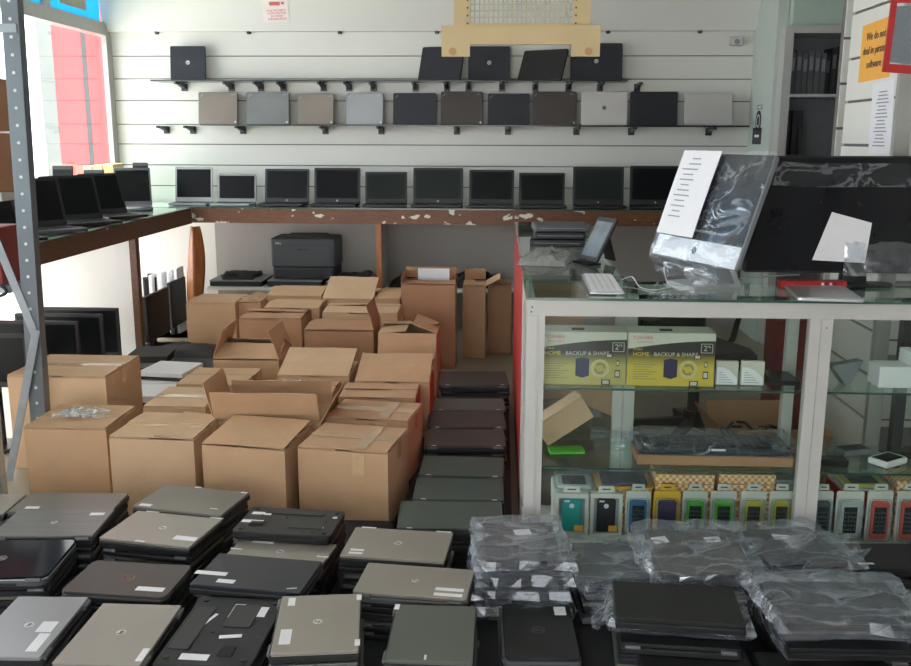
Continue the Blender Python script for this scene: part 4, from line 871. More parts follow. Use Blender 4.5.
def film_shell(name, w, d, h, seed, amp, m_, parent=None, n=(9, 7, 2), flare=0.02, label=None, cat=None, loc=None, rz=0, group=None, rx=0):
    """a crumpled bag skin around a block w x d x h standing on z=0"""
    q = MB(); idx = {}; vs = []; nx, ny, nz = n
    def V(i, j, k):
        if (i, j, k) in idx: return idx[(i, j, k)]
        u, v, t_ = i/nx*2-1, j/ny*2-1, k/nz
        x, y, z = u*w/2, v*d/2, t_*h
        e = Vector((x, y, z))
        nn = noise.noise_vector(Vector((x*10+seed, y*10, z*9)))*amp+noise.noise_vector(Vector((x*24+seed, y*24, z*24+3)))*amp*.25
        out = Vector((u, v, 0)); c_ = max(abs(u), abs(v))**6
        e += Vector((abs(nn.x)*u, abs(nn.y)*v, 0))*c_*1.4+Vector((0, 0, abs(nn.z)*t_ if k == nz else nn.z*.4*t_))
        e += out*flare*c_*(.3+1.0*abs(noise.noise((u*2.2+seed, v*2.2, 7))))*(1-abs(t_-.5))
        if k == nz: e.z += .004
        idx[(i, j, k)] = len(vs); vs.append(tuple(e)); return idx[(i, j, k)]
    fs = []
    for i in range(nx):
        for j in range(ny):
            fs.append((V(i, j, nz), V(i+1, j, nz), V(i+1, j+1, nz), V(i, j+1, nz)))
    for k in range(nz):
        for i in range(nx):
            fs.append((V(i, 0, k), V(i+1, 0, k), V(i+1, 0, k+1), V(i, 0, k+1))); fs.append((V(i+1, ny, k), V(i, ny, k), V(i, ny, k+1), V(i+1, ny, k+1)))
        for j in range(ny):
            fs.append((V(0, j+1, k), V(0, j, k), V(0, j, k+1), V(0, j+1, k+1))); fs.append((V(nx, j, k), V(nx, j+1, k), V(nx, j+1, k+1), V(nx, j, k+1)))
    fs = [t3 for f in fs for t3 in (((f[0], f[1], f[2]), (f[0], f[2], f[3])) if (f[0]*7+f[2]) % 2 else ((f[0], f[1], f[3]), (f[1], f[2], f[3])))]
    q.add(vs, fs); o = q.build(name, m_, parent, smooth=False)
    if loc is not None: o.location = loc
    o.rotation_euler = (rx, 0, rz)
    if label: tag(o, label, cat, group)
    return o
film_shell('plastic_wrap', w*1.0, .165, .045, 3.3, .012, M_FILM2, r_, n=(26, 8, 2), flare=.006, loc=(0, 0, -.0005))

# ---- phone cases in blister packs
M_CB = mat('card_blue', '3c7fae', .5); M_CW = mat('card_white', 'c9c9c4', .5); M_CY = mat('card_yellow', 'dcab3a', .5)
def pmat(n, h): return mat('case_'+n, h, .4, var=.03)
packs = [(555, 588, 'teal', '2f9a9a', M_CW, 'teal phone case in a framed white box by the counter post', True),
         (590, 622, 'black', '2a2730', M_CW, 'black phone case in a framed white box', True),
         (625, 651, 'blue', '2f6f9f', M_CW, 'blue phone case blister pack', False),
         (653, 681, 'purple', '3c2c52', M_CY, 'purple phone case pack with yellow card', False),
         (682, 708, 'green', '5fbf3c', M_CW, 'bright green phone case pack next to the yellow card', False),
         (710, 737, 'green', '5fbf3c', M_CW, 'bright green phone case pack next to the yellow case', False),
         (740, 767, 'yellow', 'c9c040', M_CW, 'yellow phone case pack next to the green cases', False),
         (769, 794, 'yellow', 'c9c040', M_CW, 'yellow phone case pack beside the centre post', False),
         (812, 834, 'smoke', '4a5054', M_CW, 'smoke grey phone case pack half behind the centre post', False),
         (836, 865, 'white', 'c3cac6', M_CW, 'white phone case pack right of the centre post', False),
         (867, 894, 'coral', 'd9594d', M_CW, 'coral red phone case pack next to the white one', False),
         (897, 924, 'coral', 'd9594d', M_CW, 'coral red phone case pack at the picture edge', False)]
ZD = .15
for i, (a_, b_, cn, ch, cm, desc, framed) in enumerate(packs):
    yy = GY0+.062; A, B = Y(a_, 520, yy), Y(b_, 520, yy); w = B.x-A.x; top = Y(a_, 492 if not framed else 494, yy).z; h = top-ZD; xx = (A.x+B.x)/2
    desc = desc.replace(' right of', ' beyond')
    r_ = thing('phone_case_pack', desc, 'phone case', (xx, yy+.012, ZD+.001), 0, 'phone cases in packs on the bottom shelf')
    if framed:
        q = MB()
        for lo_, hi_ in (((-w/2, 0), (-w/2+.012, h)), ((w/2-.012, 0), (w/2, h)), ((-w/2+.012, 0), (w/2-.012, .014)), ((-w/2+.012, h-.016), (w/2-.012, h))): q.lohi((lo_[0], -.012, lo_[1]), (hi_[0], .012, hi_[1]))
        q.lohi((-w/2+.012, .006, .014), (w/2-.012, .012, h-.016), 1); q.build('frame_box', [M_CW, M_GREYPL if cn == 'teal' else M_INKG], r_)
        q = MB(); q.rbox((0, 0, 0), (w*.58, h*.80, .010), .010, .002, 3, 0, T(0, .0, h*.47) @ UPR); c_ = q.build('phone_case', pmat(cn, ch), r_)
        q = MB(); q.cyl((0, -.0056, h*.70), (0, -.0050, h*.70), .009, n=16); q.lohi((-w*.22, -.0056, h*.79), (-w*.06, -.0050, h*.83)); q.build('cutout', M_WHITE, c_)
        q = MB(); q.lohi((w*.08, -.0125, h*.12), (w*.36, -.0122, h*.26)); q.build('price_label', M_ORANGE, r_)
    else:
        q = MB(); q.rbox((0, 0, 0), (w*.96, h*.98, .003), .008, .0006, 3, 0, T(0, .008, h*.49) @ UPR); q.build('backing_card', cm, r_)
        q = MB(); q.rbox((0, 0, 0), (w*.66, h*.74, .012), .010, .002, 3, 0, T(0, -.001, h*.43) @ UPR); c_ = q.build('phone_case', pmat(cn, ch), r_)
        q = MB(); q.rbox((0, 0, 0), (w*.46, h*.52, .001), .002, .0002, 2, 0, T(0, -.0075, h*.43) @ UPR); s_ = q.build('screen', M_SCREEN if cn != 'purple' else pmat('purple', ch), c_)
        if cn not in ('purple',):
            q = MB()
            for gx in range(4):
                for gy in range(5): q.box((-w*.17+gx*w*.113, -.0084, h*.24+gy*h*.085), (w*.06, .0006, w*.06))
            q.build('icon', M_GREYB, s_)
        q = MB(); q.rbox((0, 0, 0), (w*.86, h*.82, .026), .012, .006, 3, 0, T(0, -.006, h*.43) @ UPR); q.build('blister', M_FILM3, r_, smooth=False)
    q = MB(); tw = w*.26
    q.prism([(-tw, h), (tw, h), (tw*.9, h+.022), (-tw*.9, h+.022)], .0072, .0088, 'y'); q.lohi((-tw*.5, .0068, h+.008), (tw*.5, .0072, h+.013), 1); q.build('hang_tab', [M_CW if cm is not M_CY else M_CY, M_INK], r_)
def check_mat():
    M = mat('orange_check', 'e09a45', .5); nt = M.node_tree; N = nt.nodes.new; Lk = nt.links.new; b = nt.nodes['Principled BSDF']
    tc = N('ShaderNodeTexCoord'); ck = N('ShaderNodeTexChecker'); ck.inputs['Scale'].default_value = 85; ck.inputs['Color1'].default_value = lin(hexc('dd8f3c'))+(1,); ck.inputs['Color2'].default_value = lin(hexc('e2d5c0'))+(1,)
    Lk(tc.outputs['Object'], ck.inputs['Vector']); Lk(ck.outputs['Color'], b.inputs['Base Color']); return M
M_CHK = check_mat()
def slabs(a_, b_, tops, bot, yy, d, mats, descs, name='flat_pack', cat='package', group=None):
    z = ZD+.001; A, B = Y(a_, bot, yy), Y(b_, bot, yy); w = B.x-A.x; zt_ = Y(a_, tops, yy).z; n = len(mats); h = (zt_-z)/n
    for i in range(n):
        q = MB(); q.rbox((0, 0, h/2), (w, d, h-.0012), .006, .002, 2)
        o = q.build(name, mats[i], loc=((A.x+B.x)/2+random.uniform(-.002, .002), yy+d/2, z)); tag(o, descs[i], cat, group); z += h
    return (A.x+B.x)/2, yy+d/2, z, w
nm = ['lowest', 'second', 'third', 'fourth', 'fifth', 'sixth', 'seventh', 'topmost']
yy = GY0+.12
for a_, b_, tp_, where in ((655, 714, 474, 'behind the purple and green phone cases'), (718, 775, 474, 'behind the yellow phone cases'), (896, 935, 481, 'behind the coral phone cases')):
    slabs(a_, b_, tp_, 500, yy, .14, [M_CHK]*6, ['orange checked flat box %s of the pile %s' % ((nm[k] if k < 5 else 'topmost'), where) for k in range(6)], 'checked_box', 'box', 'orange checked boxes in piles')
x_, y_, z_, w_ = slabs(597, 652, 487, 500, yy, .14, [M_CHK]*4, ['orange checked flat box %s of the pile under the purple case' % nm[k] for k in range(3)]+['orange checked flat box right under the purple case'.replace('right', 'directly')], 'checked_box', 'box', 'orange checked boxes in piles')
def flat_case(desc, x, y, z, w, d, card, cname, ccol):
    r_ = thing('phone_case_pack', desc, 'phone case', (x, y, z), 0, 'phone cases lying on the piles')
    q = MB(); q.rbox((0, 0, .003), (w, d, .005), .012, .001, 3); q.build('backing_card', card, r_)
    q = MB(); q.rbox((0, 0, .012), (w*.8, d*.8, .012), .01, .003, 3); q.build('phone_case', pmat(cname, ccol), r_)
    q = MB(); q.rbox((0, 0, .0188), (w*.55, d*.6, .001), .002, .0002, 2); q.build('screen', M_SCREEN, r_)
    q = MB(); q.rbox((0, 0, .017), (w*.94, d*.94, .024), .012, .006, 3); q.build('blister', M_FILM3, r_)
flat_case('purple phone case in a yellow pack lying on the checked boxes', x_, y_-.01, z_, w_*1.05, .15, M_CY, 'purple', '3c2c52')
x_, y_, z_, w_ = slabs(553, 596, 490, 500, yy, .14, [M_CW]*4, ['white flat pack %s of the pile behind the teal case' % nm[k] for k in range(3)]+['white flat pack under the pale lying phone case'], 'flat_pack', 'package', 'white packs piled behind the teal case')
flat_case('pale grey phone case pack lying on the pile behind the teal case', x_, y_-.01, z_, w_*1.0, .15, M_CW, 'white', 'c3cac6')
x_, y_, z_, w_ = slabs(776, 800, 480, 500, yy, .14, [mat('case_dark_red', '7a2b30', .4), M_INK, mat('case_dark_red', '7a2b30', .4), M_INK, M_GREYPL], ['dark red flat pack at the bottom of the pile by the centre post', 'black flat pack second in the pile by the centre post', 'dark red flat pack third in the pile by the centre post', 'black flat pack fourth in the pile by the centre post', 'grey flat pack topmost by the centre post'], 'flat_pack', 'package', 'flat packs piled by the centre post')
x_, y_, z_, w_ = slabs(838, 893, 489, 500, yy, .14, [M_GREYPL, mat('case_dark_red', '7a2b30', .4), M_GREYPL, M_RED, M_RED], ['grey flat pack at the bottom of the pile behind the coral case', 'dark red flat pack second in the pile behind the coral case', 'grey flat pack third in the pile behind the coral case', 'red flat pack fourth in the pile behind the coral case', 'red flat pack under the lying yellow case'], 'flat_pack', 'package', 'flat packs piled behind the coral case')
flat_case('yellow phone case pack lying on the red packs beyond the centre post', x_, y_-.01, z_, w_*.95, .15, M_CW, 'yellow', 'c9c040')
# ---- odds on the glass shelves
p = Y(566, 459, GY0+.2); q = MB(); q.rbox((0, 0, .006), (.13, .07, .010), .01, .002, 3); o = q.build('mobile_phone', pmat('green', '5fbf3c'), loc=(p.x, p.y, zB+.001)); o.rotation_euler = (0, 0, .1); tag(o, 'bright green phone lying on the lower glass shelf by the post', 'phone')
p = Y(585, 462, GY0+.24); film_shell('clear_plastic_bag', .16, .10, .03, 8.1, .02, M_FILM2, None, n=(10, 8, 2), flare=.015, label='clear crumpled plastic bag on the lower glass shelf behind the green phone', cat='plastic bag', loc=(p.x+.12, GY0+.28, zB+.001))
for i, (px, py, w, d, m_, desc) in enumerate(((832, 462, .10, .06, M_BLACK, 'black phone lying on the lower glass shelf beside the centre post'), (842, 462, .12, .07, M_GREYPL, 'grey phone lying on the lower glass shelf next to the black one'), (876, 456, .12, .08, M_WHITE, 'white phone lying on the lower glass shelf'), (892, 464, .09, .05, M_BLACK, 'black gadget on the lower glass shelf next to the white phone'))):
    p = Y(px, py, GY0+.12+.05*(i % 2)); q = MB(); q.rbox((0, 0, .012), (w, d, .022), .008, .003, 3); r_ = thing('mobile_phone', desc, 'phone', (p.x+(0, .06, .05, .08)[i], p.y+(0, .07, .02, .06)[i], zB+.001), .3*i)
    q.build('body', m_, r_); q = MB(); q.box((0, 0, .0235), (w*.8, d*.75, .001)); q.build('screen', M_SCREENG, r_)
p = Y(845, 389, GY0+.12); q = MB(); q.prism([(-.055, .07), (.06, .085), (.02, .001), (-.0, .0)], -.02, .02, 'y'); o = q.build('grey_pouch', M_GREYPL, loc=(p.x, p.y+.03, zA+.001)); o.rotation_euler = (0, 0, .2)
tag(o, 'grey folded pouch on the upper glass shelf beside the centre post', 'pouch')
A = Y(872, 389, GY0+.15); q = MB(); q.lohi((A.x, GY0+.1, zA+.001), (A.x+.11, GY0+.2, zA+.075)); q.lohi((A.x+.111, GY0+.09, zA+.001), (A.x+.22, GY0+.22, zA+.12)); tag(q.build('white_carton', M_WHITE), 'stepped white carton on the upper glass shelf at the picture edge', 'carton')

# ---- goods seen through the glass on the return and on the floor behind
def small_box(desc, x, y, z, w, d, h, rx, rz, m_=M_CARDB):
    r_ = thing('cardboard_box', desc, 'cardboard box', (x, y, z), 0, 'small cardboard boxes behind the display glass')
    Q = R(rz, 'Z') @ R(rx, 'Y')
    q = MB(); q.box((0, 0, h/2), (w, d, h), 0, Q, ch=.003); q.build('body', m_, r_)
    q = MB(); q.box((0, -.0, h+.003), (w, d*.5, .004), 0, Q @ T(0, -d*.25, 0)); q.build('flap', m_, r_)
ax = .28
small_box('small tilted cardboard box by the post on the lower glass shelf', .26, GY0+.26, zB+.075, .2, .1, .09, -.55, .2)
small_box('brown cardboard box leaning behind the tilted one', .36, GY1+.22, .485, .14, .24, .2, .45, .5)
small_box('flat cardboard box on the return shelf behind the drive boxes', .27, GY1+.72, .409, .28, .3, .12, 0, .1)
small_box('upright cardboard box on the return shelf showing above the drive boxes', .28, GY1+1.15, .409, .26, .3, .42, 0, 0)
r_ = thing('office_chair', 'dark office chair with star base behind the display glass', 'office chair', (1.02, 4.75, 0), .4)
q = MB(); q.cyl((0, 0, .09), (0, 0, .42), .03); q.cyl((0, 0, .08), (0, 0, .16), .05); q.build('column', M_BRACK, r_)
for k in range(5):
    an = 2*PI*k/5; c_, s_ = math.cos(an), math.sin(an); q = MB()
    q.prism([(.03, .12), (.03, .075), (.30, .055), (.30, .08)], -.022, .022, 'y', 0, R(an, 'Z')); l_ = q.build('star_leg', M_BRACK, r_)
    q = MB(); q.cyl((.29*c_-.012*s_, .29*s_+.012*c_, .027), (.29*c_+.012*s_, .29*s_-.012*c_, .027), .026); q.build('caster', M_BLACK, l_)
q = MB(); q.rbox((0, 0, .46), (.5, .48, .09), .1, .03, 5); q.build('seat', M_BLACKM, r_)
q = MB(); q.rbox((0, 0, 0), (.46, .36, .07), .08, .025, 5, 0, T(0, .27, .62) @ R(rad(-8), 'X') @ UPR); q.build('backrest', M_BLACKM, r_)
q = MB(); q.prism([(.0, .42), (.32, .42), (.34, .6), (.31, .6), (.29, .45), (.0, .45)], -.03, .03, 'x'); q.build('back_bracket', M_BRACK, r_)
for sx in (-1, 1):
    q = MB(); q.tube([(sx*.25, .1, .44), (sx*.3, .1, .5), (sx*.3, .05, .66), (sx*.3, -.12, .67)], .016); q.build('armrest', M_BLACK, r_)
r_ = carton('low open cardboard box holding cables behind the display glass', .4, .36, .26, 1.16, 3.95, 4, dict(front=(120, .14), left=(115, .14), back=(100, .12)), 0, M_CARDD, group='cardboard boxes behind the counter')
for i in range(3):
    q = MB(); q.tube([(.98+.36*t_/14+.02*math.sin(t_+i), 3.86+.1*i+.08*math.sin(t_*.9+i*2), .27+.02*math.sin(t_*1.3+i)) for t_ in range(15)], .007); tag(q.build('cable', M_BLACK), ['black cable looping over the low open box, in front', 'black cable looping over the low open box, in the middle', 'black cable looping over the low open box, at the back'][i], 'cable', 'cables over the low open box')
q = MB(); q.box((1.345, 4.32, .37), (.15, .2, .738), ch=.004); tag(q.build('tall_carton', M_REDC), 'dark red tall carton standing behind the display glass', 'carton')
r_ = thing('shelf_rack', 'dark steel shelf rack standing behind the centre post of the counter', 'rack', (0, 0, 0))
for x, y in ((1.47, 3.5), (2.1, 3.5)): pass
q = MB(); q.lohi((1.56, 3.60, 0), (1.60, 3.64, .98)); q.build('upright', M_BRACK, r_); q = MB(); q.lohi((2.3, 3.60, 0), (2.34, 3.64, .98)); q.build('upright', M_BRACK, r_)
for z in (.3, .62, .94): q = MB(); q.lohi((1.561, 3.641, z), (2.339, 3.95, z+.03)); q.build('shelf_board', M_GREYPL, r_)

# ================================================================== on the counter
# wrapped all-in-one computer, turned to the side
bx, by, bz, ya, ti, w, h = .684, 3.36, 1.119, -1.165, .338, .505, .403
r_ = thing('desktop_computer', 'silver all in one computer in clear wrap on the glass counter', 'computer', (bx, by, GZ+.0005), ya)
Q = T(0, 0, bz-GZ) @ R(-ti, 'X')
q = MB(); q.rbox((0, 0, 0), (w, h, .022), .012, .004, 3, 0, Q @ T(0, .012, h/2) @ UPR); q.build('housing', mat('housing_grey', '74787c', .4, .4, var=.02), r_)
q = MB(); q.box((0, -.0005, h*.10), (w*.985, .002, h*.19), 0, Q); q.build('chin', mat('chin_silver', 'e3e5e8', .35, .1, var=.01), r_)
q = MB(); q.box((0, -.0005, h*.595), (w*.985, .002, h*.79), 0, Q); q.build('screen', M_SCREEN, r_)
q = MB(); q.cyl((0, -.0016, h*.10), (0, -.0022, h*.10), .014, n=16, M=Q); q.build('logo', M_GREYB, r_)
q = MB(); q.prism([(.03, .20), (.045, .20), (.155, .012), (.155, .0), (-.04, .0), (-.04, .010), (.13, .012)], -.09, .09, 'x'); q.build('stand', M_SILVER, r_)
def wrap(u, v):
    n_ = noise.noise((u*6, v*6, 2.2)); p = Q @ Vector((-w*.52+w*1.04*u, -.006-.010*abs(n_)-.004*abs(noise.noise((u*16, v*4, 5))), h*(-.01)+h*1.03*v)); return tuple(p)
q = MB(); q.sheet(wrap, 24, 20); q.build('plastic_wrap', M_FILM2, r_, smooth=True)
def skirt(u, v):
    n_ = noise.noise((u*9, v*5, 7.7)); p = Q @ Vector((-w*.5+w*.8*u, -.008+.03*n_+.05*v, -.005-.075*v*(.75+.5*noise.noise((u*6, 1, 1)))));
    return (p.x, p.y, max(.004, p.z))
q = MB(); q.sheet(skirt, 30, 8); q.build('plastic_skirt', M_FILM, r_, smooth=True)
rp = thing('price_sheet', 'long white sheet of printed specifications on the wrapped computer', 'paper', (bx, by, GZ+.0005), ya)
q = MB(); q.sheet(lambda u, v: tuple(Q @ Vector((-w*.47+w*.46*u, -.024-.002*math.sin(v*3), h*.20+h*.80*v))), 4, 8, .0006); q.build('sheet', M_WHITE, rp)
q = MB()
for k in range(12): q.box((-w*.27-(.03 if k % 3 else 0)*0, -.0275, h*(.92-.05*k)), (w*(.10+.12*((k*7) % 5)/5), .0006, .0045), 0, Q @ T(-w*.04 if k > 1 else 0, 0, 0))
q.build('printed_line', M_INKG, rp)
# mouse and cables
p = Z(706, 284, GZ+.01); q = MB(); r_ = thing('computer_mouse', 'white mouse in front of the wrapped computer', 'mouse', (p.x, p.y-.0, GZ+.001), .3)
def egg(u, v):
    a = u*2*PI; e = math.sin(v*PI/2); return (.052*math.cos(a)*math.cos(v*PI/2)**.6, .029*math.sin(a)*math.cos(v*PI/2)**.6, .026*e)
q.sheet(egg, 20, 8); q.build('shell', M_WHITE, r_, smooth=True); q = MB(); q.cyl((-.03, 0, .020), (-.03, 0, .0265), .004); q.build('scroll_ball', M_GREYPL, r_)
def cable(desc, pts, r=.0025, m_=None, name='cable'):
    q = MB(); P = [Vector(p) for p in pts]; out = []
    for i in range(len(P)-1):
        p0, p1, p2, p3 = P[max(0, i-1)], P[i], P[i+1], P[min(len(P)-1, i+2)]
        for k in range(8):
            t_ = k/8; out.append(.5*((2*p1)+(p2-p0)*t_+(2*p0-5*p1+4*p2-p3)*t_*t_+(3*p1-p0-3*p2+p3)*t_**3))
    out.append(P[-1]); q.tube(out, r, 6); return tag(q.build(name, m_ or M_CABLE, smooth=True), desc, 'cable')
def G(x, y, dz=.004): return Z(x, y, GZ+dz)
cable('white cable running from the white keyboard over the glass', [G(621, 280, .012), G(632, 277, .02), G(640, 287), G(655, 290), G(672, 287)])
cable('white mouse cable looping under the wrapped computer', [G(697, 285, .01), G(680, 288), G(668, 283), G(664, 268, .03), G(670, 262, .05)])
cable('white cable lying on the glass next to the mouse', [G(720, 284), G(738, 279), G(770, 276), G(800, 275)])
# tablet on a stand
r_ = thing('tablet', 'black tablet propped on a folding stand on the counter return', 'tablet', (.365, 3.93, GZ+.001), rad(-64))
w, h = .15, .205; Q = R(rad(-28), 'X') @ T(0, 0, .012)
q = MB(); q.rbox((0, 0, 0), (w, h, .012), .012, .003, 3, 0, Q @ T(0, 0, h/2) @ UPR); q.build('body', M_BLACK, r_)
q = MB(); q.box((0, -.0064, h/2), (w*.8, .001, h*.78), 0, Q); q.build('screen', mat('tablet_screen', '7e8890', .15, var=.25, scale=9), r_)
q = MB(); q.box((0, .0, .0), (w*.5, .006, .13), 0, T(0, .105, .055) @ R(rad(18), 'X') @ T(0, 0, .02)); q.build('kickstand', M_BLACK, r_)
q = MB(); q.box((0, .0, .005), (w*.9, .06, .009)); q.build('tray', M_BLACK, r_)
# white keyboard lying lengthwise
r_ = thing('keyboard', 'slim white keyboard lying lengthwise on the glass counter', 'keyboard', (.368, 3.345, GZ+.001), rad(-1)); w, d = .118, .43
q = MB(); q.rbox((0, 0, .006), (w, d, .010), .008, .003, 3); q.build('case', M_SILVER, r_)
q = MB()
for k in range(5):
    for j in range(18): q.box((-w*.45+(k+.5)*w*.9/5, -d*.47+(j+.5)*d*.94/18, .0125), (w*.9/5*.84, d*.94/18*.9, .004))
q.build('keycap', M_WHITE, r_)
# stack of black drives
P = Z(556, 250, GZ); zc = GZ+.001
for i in range(3):
    q = MB(); q.rbox((0, 0, .017), (.27-.02*(i == 1), .19, .034), .008, .004, 3); r_ = thing('optical_drive', ['lowest black slim device in the stack on the counter return', 'middle black slim device in the stack on the counter return', 'top grey slim device in the stack on the counter return'][i], 'drive', (P.x+.02+.006*i, P.y+.22, zc), rad(-4+4*i), 'slim devices stacked on the counter')
    q.build('case', M_BLACK if i < 2 else M_GREYB, r_); q = MB(); q.box((-.0, -.0955, .017), (.22, .001, .004)); q.build('slot', M_GREYPL, r_); zc += .0365
# silver bubble pouch
P = Z(548, 262, GZ); r_ = thing('silver_pouch', 'crumpled silver plastic pouch lying in front of the slim devices', 'pouch', (P.x, P.y, GZ+.001), rad(-12))
def pouch(u, v):
    e = (math.sin(u*PI)*math.sin(v*PI))**.4; return (-.11+.21*u, -.15+.36*v, .001+e*(.05+.026*noise.noise((u*9, v*9, 4))))
q = MB(); q.sheet(pouch, 22, 18); q.build('pouch', mat('silver_foil', 'aeb2b4', .25, .7, var=.2, scale=30, bump=.6, bscale=40), r_, smooth=True)
# black wrapped screen
ty = 3.40; A = Y(744, 268, ty); zb_ = Y(800, 273, ty).z; zt_ = Y(800, 156, ty).z; w = .80; h = zt_-zb_
r_ = thing('monitor', 'large glossy black screen in clear wrap standing on the counter', 'monitor', (A.x+w/2, ty, GZ+.001), 0)
Q = T(0, 0, zb_-GZ) @ R(rad(-2), 'X')
q = MB(); q.rbox((0, 0, 0), (w, h, .03), .008, .003, 3, 0, Q @ T(0, .016, h/2) @ UPR); q.build('housing', M_BLACK, r_)
q = MB(); q.box((0, -.0002, h/2), (w-.012, .002, h-.012), 0, Q); q.build('screen', M_BLACKG, r_)
q = MB(); q.box((.0, .03, .05), (.09, .03, .14)); q.build('stand_neck', M_BLACK, r_); q = MB(); q.rbox((0.0, .0, .006), (.26, .10, .01), .05, .003, 5); q.build('stand_foot', M_BLACK, r_)
def band(z0_, z1_, s):
    def f(u, v):
        p = Q @ Vector((-w/2+w*u, -.006-.008*abs(noise.noise((u*12, v*4, s))), z0_+(z1_-z0_)*v+.01*noise.noise((u*4, 0, s)))); return tuple(p)
    return f
q = MB(); q.sheet(band(h*.74, h*.94, 3), 30, 6); q.build('plastic_wrap', M_FILM2, r_, smooth=True)
q = MB(); q.sheet(lambda u, v: tuple(Q @ Vector((-.05+.45*u, -.008-.02*abs(noise.noise((u*14, v*5, 9))), h*(-.02)+h*.30*v*(1-.5*abs(noise.noise((u*7, 2, 2))))))), 36, 8); q.build('plastic_skirt', M_FILM, r_, smooth=True)
# white sheet added in place of a bright doorway reflection on the screen
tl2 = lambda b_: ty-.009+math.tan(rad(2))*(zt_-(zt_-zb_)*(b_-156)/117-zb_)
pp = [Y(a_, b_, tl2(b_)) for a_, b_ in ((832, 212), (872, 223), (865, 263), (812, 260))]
q = MB(); q.add([tuple(p) for p in pp]+[tuple(p+Vector((0, .0012, 0))) for p in pp], [(3, 2, 1, 0), (4, 5, 6, 7), (0, 1, 5, 4), (1, 2, 6, 5), (2, 3, 7, 6), (3, 0, 4, 7)]); tag(q.build('white_sheet', M_WHITE), 'white sheet standing in for a bright reflection on the large black screen', 'paper')
P = Z(790, 277, GZ); A, B = Z(762, 279, GZ), Z(822, 279, GZ)
r_ = thing('flat_box', 'red printed box lying under the large black screen', 'box', ((A.x+B.x)/2, ty-.065, GZ+.001))
q = MB(); q.box((0, 0, .014), (B.x-A.x, .05, .028), ch=.002); q.build('carton', M_RED, r_)
q = MB()
for k in range(4): q.box((.03+.014*k, -.0256, .014), (.009, .001, .018), k % 2)
q.build('print', [M_WHITE, M_BLUE], r_)
x, y, w, d, a = quad([(800, 284), (866, 285), (842, 297), (780, 294)], GZ+.02)
q = MB(); q.rbox((0, 0, .008), (w, max(.12, d), .014), .012, .004, 3); o = q.build('closed_notebook', M_SILVER, loc=(x, max(y, GY0+.075), GZ+.0008)); o.rotation_euler = (0, 0, a); tag(o, 'thin silver closed notebook computer at the front of the glass counter', 'laptop')

# ================================================================== bookcase and right side
A, B = Y(781, 100, yb), Y(860, 100, yb); zt_ = Y(810, 33, yb).z; zm = Y(810, 94, yb).z; zl = Y(810, 155, yb).z
x0, x1 = A.x, B.x+.25
r_ = thing('bookcase', 'white framed bookcase in the far corner with dark files', 'bookcase', (0, 0, 0))
q = MB(); q.lohi((x0, yb, 0), (x0+.06, yb+.35, zt_+.05)); q.build('side_panel', M_WHITEALU, r_); q = MB(); q.lohi((x1, yb, 0), (x1+.05, yb+.35, zt_+.05)); q.build('side_panel', M_WHITEALU, r_)
q = MB(); q.lohi((x0+.061, yb, zt_), (x1-.001, yb+.35, zt_+.05)); q.build('top_board', M_WHITEALU, r_)
q = MB(); q.lohi((x0+.061, yb+.33, 0), (x1-.001, yb+.35, zt_-.001)); q.build('rear_panel', M_GREYPL, r_)
for z, m_ in ((zm, M_WHITEALU), (zl-.02, M_WOOD), (zl-.5, M_WHITEALU)): q = MB(); q.lohi((x0+.061, yb+.005, z-.02), (x1-.001, yb+.329, z)); q.build('shelf_board', m_, r_)
x = x0+.066; k = 0
while x < x1-.07 and k < 12:
    h = [.30, .31, .29, .31, .30, .29, .28, .33, .34, .33, .34, .33][k]; ww = .042
    q = MB(); q.lohi((0, 0, 0), (ww-.004, .2, h)); q.cyl((ww/2-.002, .001, .05), (ww/2-.002, -.002, .05), .008, n=10); rr = thing('file_binder', 'dark file binder %s from the pilaster on the upper bookcase shelf' % ORD[k], 'binder', (x, yb+.06+(.03 if k > 5 else 0), zm+.001), 0, 'binders in the bookcase')
    q.build('cover', M_GREYB if k < 6 else M_BLACKM, rr); q = MB(); q.lohi((.006, -.003, h*.55), (ww-.010, -.0005, h*.85)); q.build('spine_label', M_GREYPL if k < 6 else M_GREYB, rr); x += ww+.0015; k += 1
for k in range(3):
    q = MB(); q.lohi((0, 0, 0), (.036, .2, .32)); o = q.build('file_binder', M_BLACKM, loc=(x0+.067+.05*k, yb+.07, zl+.001)); o.rotation_euler = (0, rad(-3), 0) if k == 2 else (0, 0, 0); tag(o, 'dark binder %s from the pilaster on the lower bookcase shelf' % ORD[k], 'binder', 'binders in the bookcase')
# notices on the partition
def on_part(pa, pb, pc, pd, name, desc, m_, cat='notice'):
    P = [X(*p, px0-.002) for p in (pa, pb, pc, pd)]; r_ = thing(name, desc, cat, P[3]); q = MB()
    V_ = [p-P[3] for p in P]; q.add([tuple(v) for v in V_]+[tuple(v+Vector((.001, 0, 0))) for v in V_], [(0, 1, 2, 3), (7, 6, 5, 4), (1, 0, 4, 5), (2, 1, 5, 6), (3, 2, 6, 7), (0, 3, 7, 4)]); q.build('sheet', m_, r_); return r_, V_
SIDE = R(-PI/2, 'Z') @ UPR           # artwork facing -x
r_, V_ = on_part((863, 26), (893, 15), (889, 77), (858, 83), 'paper_notice', 'orange paper notice with handwriting on the slat partition', M_ORANGE)
ctr = (V_[0]+V_[1]+V_[2]+V_[3])/4; W_ = abs(V_[1].y-V_[0].y); H_ = abs(V_[0].z-V_[3].z); q = MB()
for k, s_ in enumerate(('We do not', 'deal in pirated', 'software')): put_text(q, s_, H_*.19, T(-.0016, ctr.y, ctr.z+H_*(.26-.24*k)) @ SIDE)
q.build('handwriting', M_INK, r_)
r_, V_ = on_part((873, 84), (895, 78), (890, 154), (868, 154), 'paper_notice', 'long white printed sheet below the orange notice', M_WHITE)
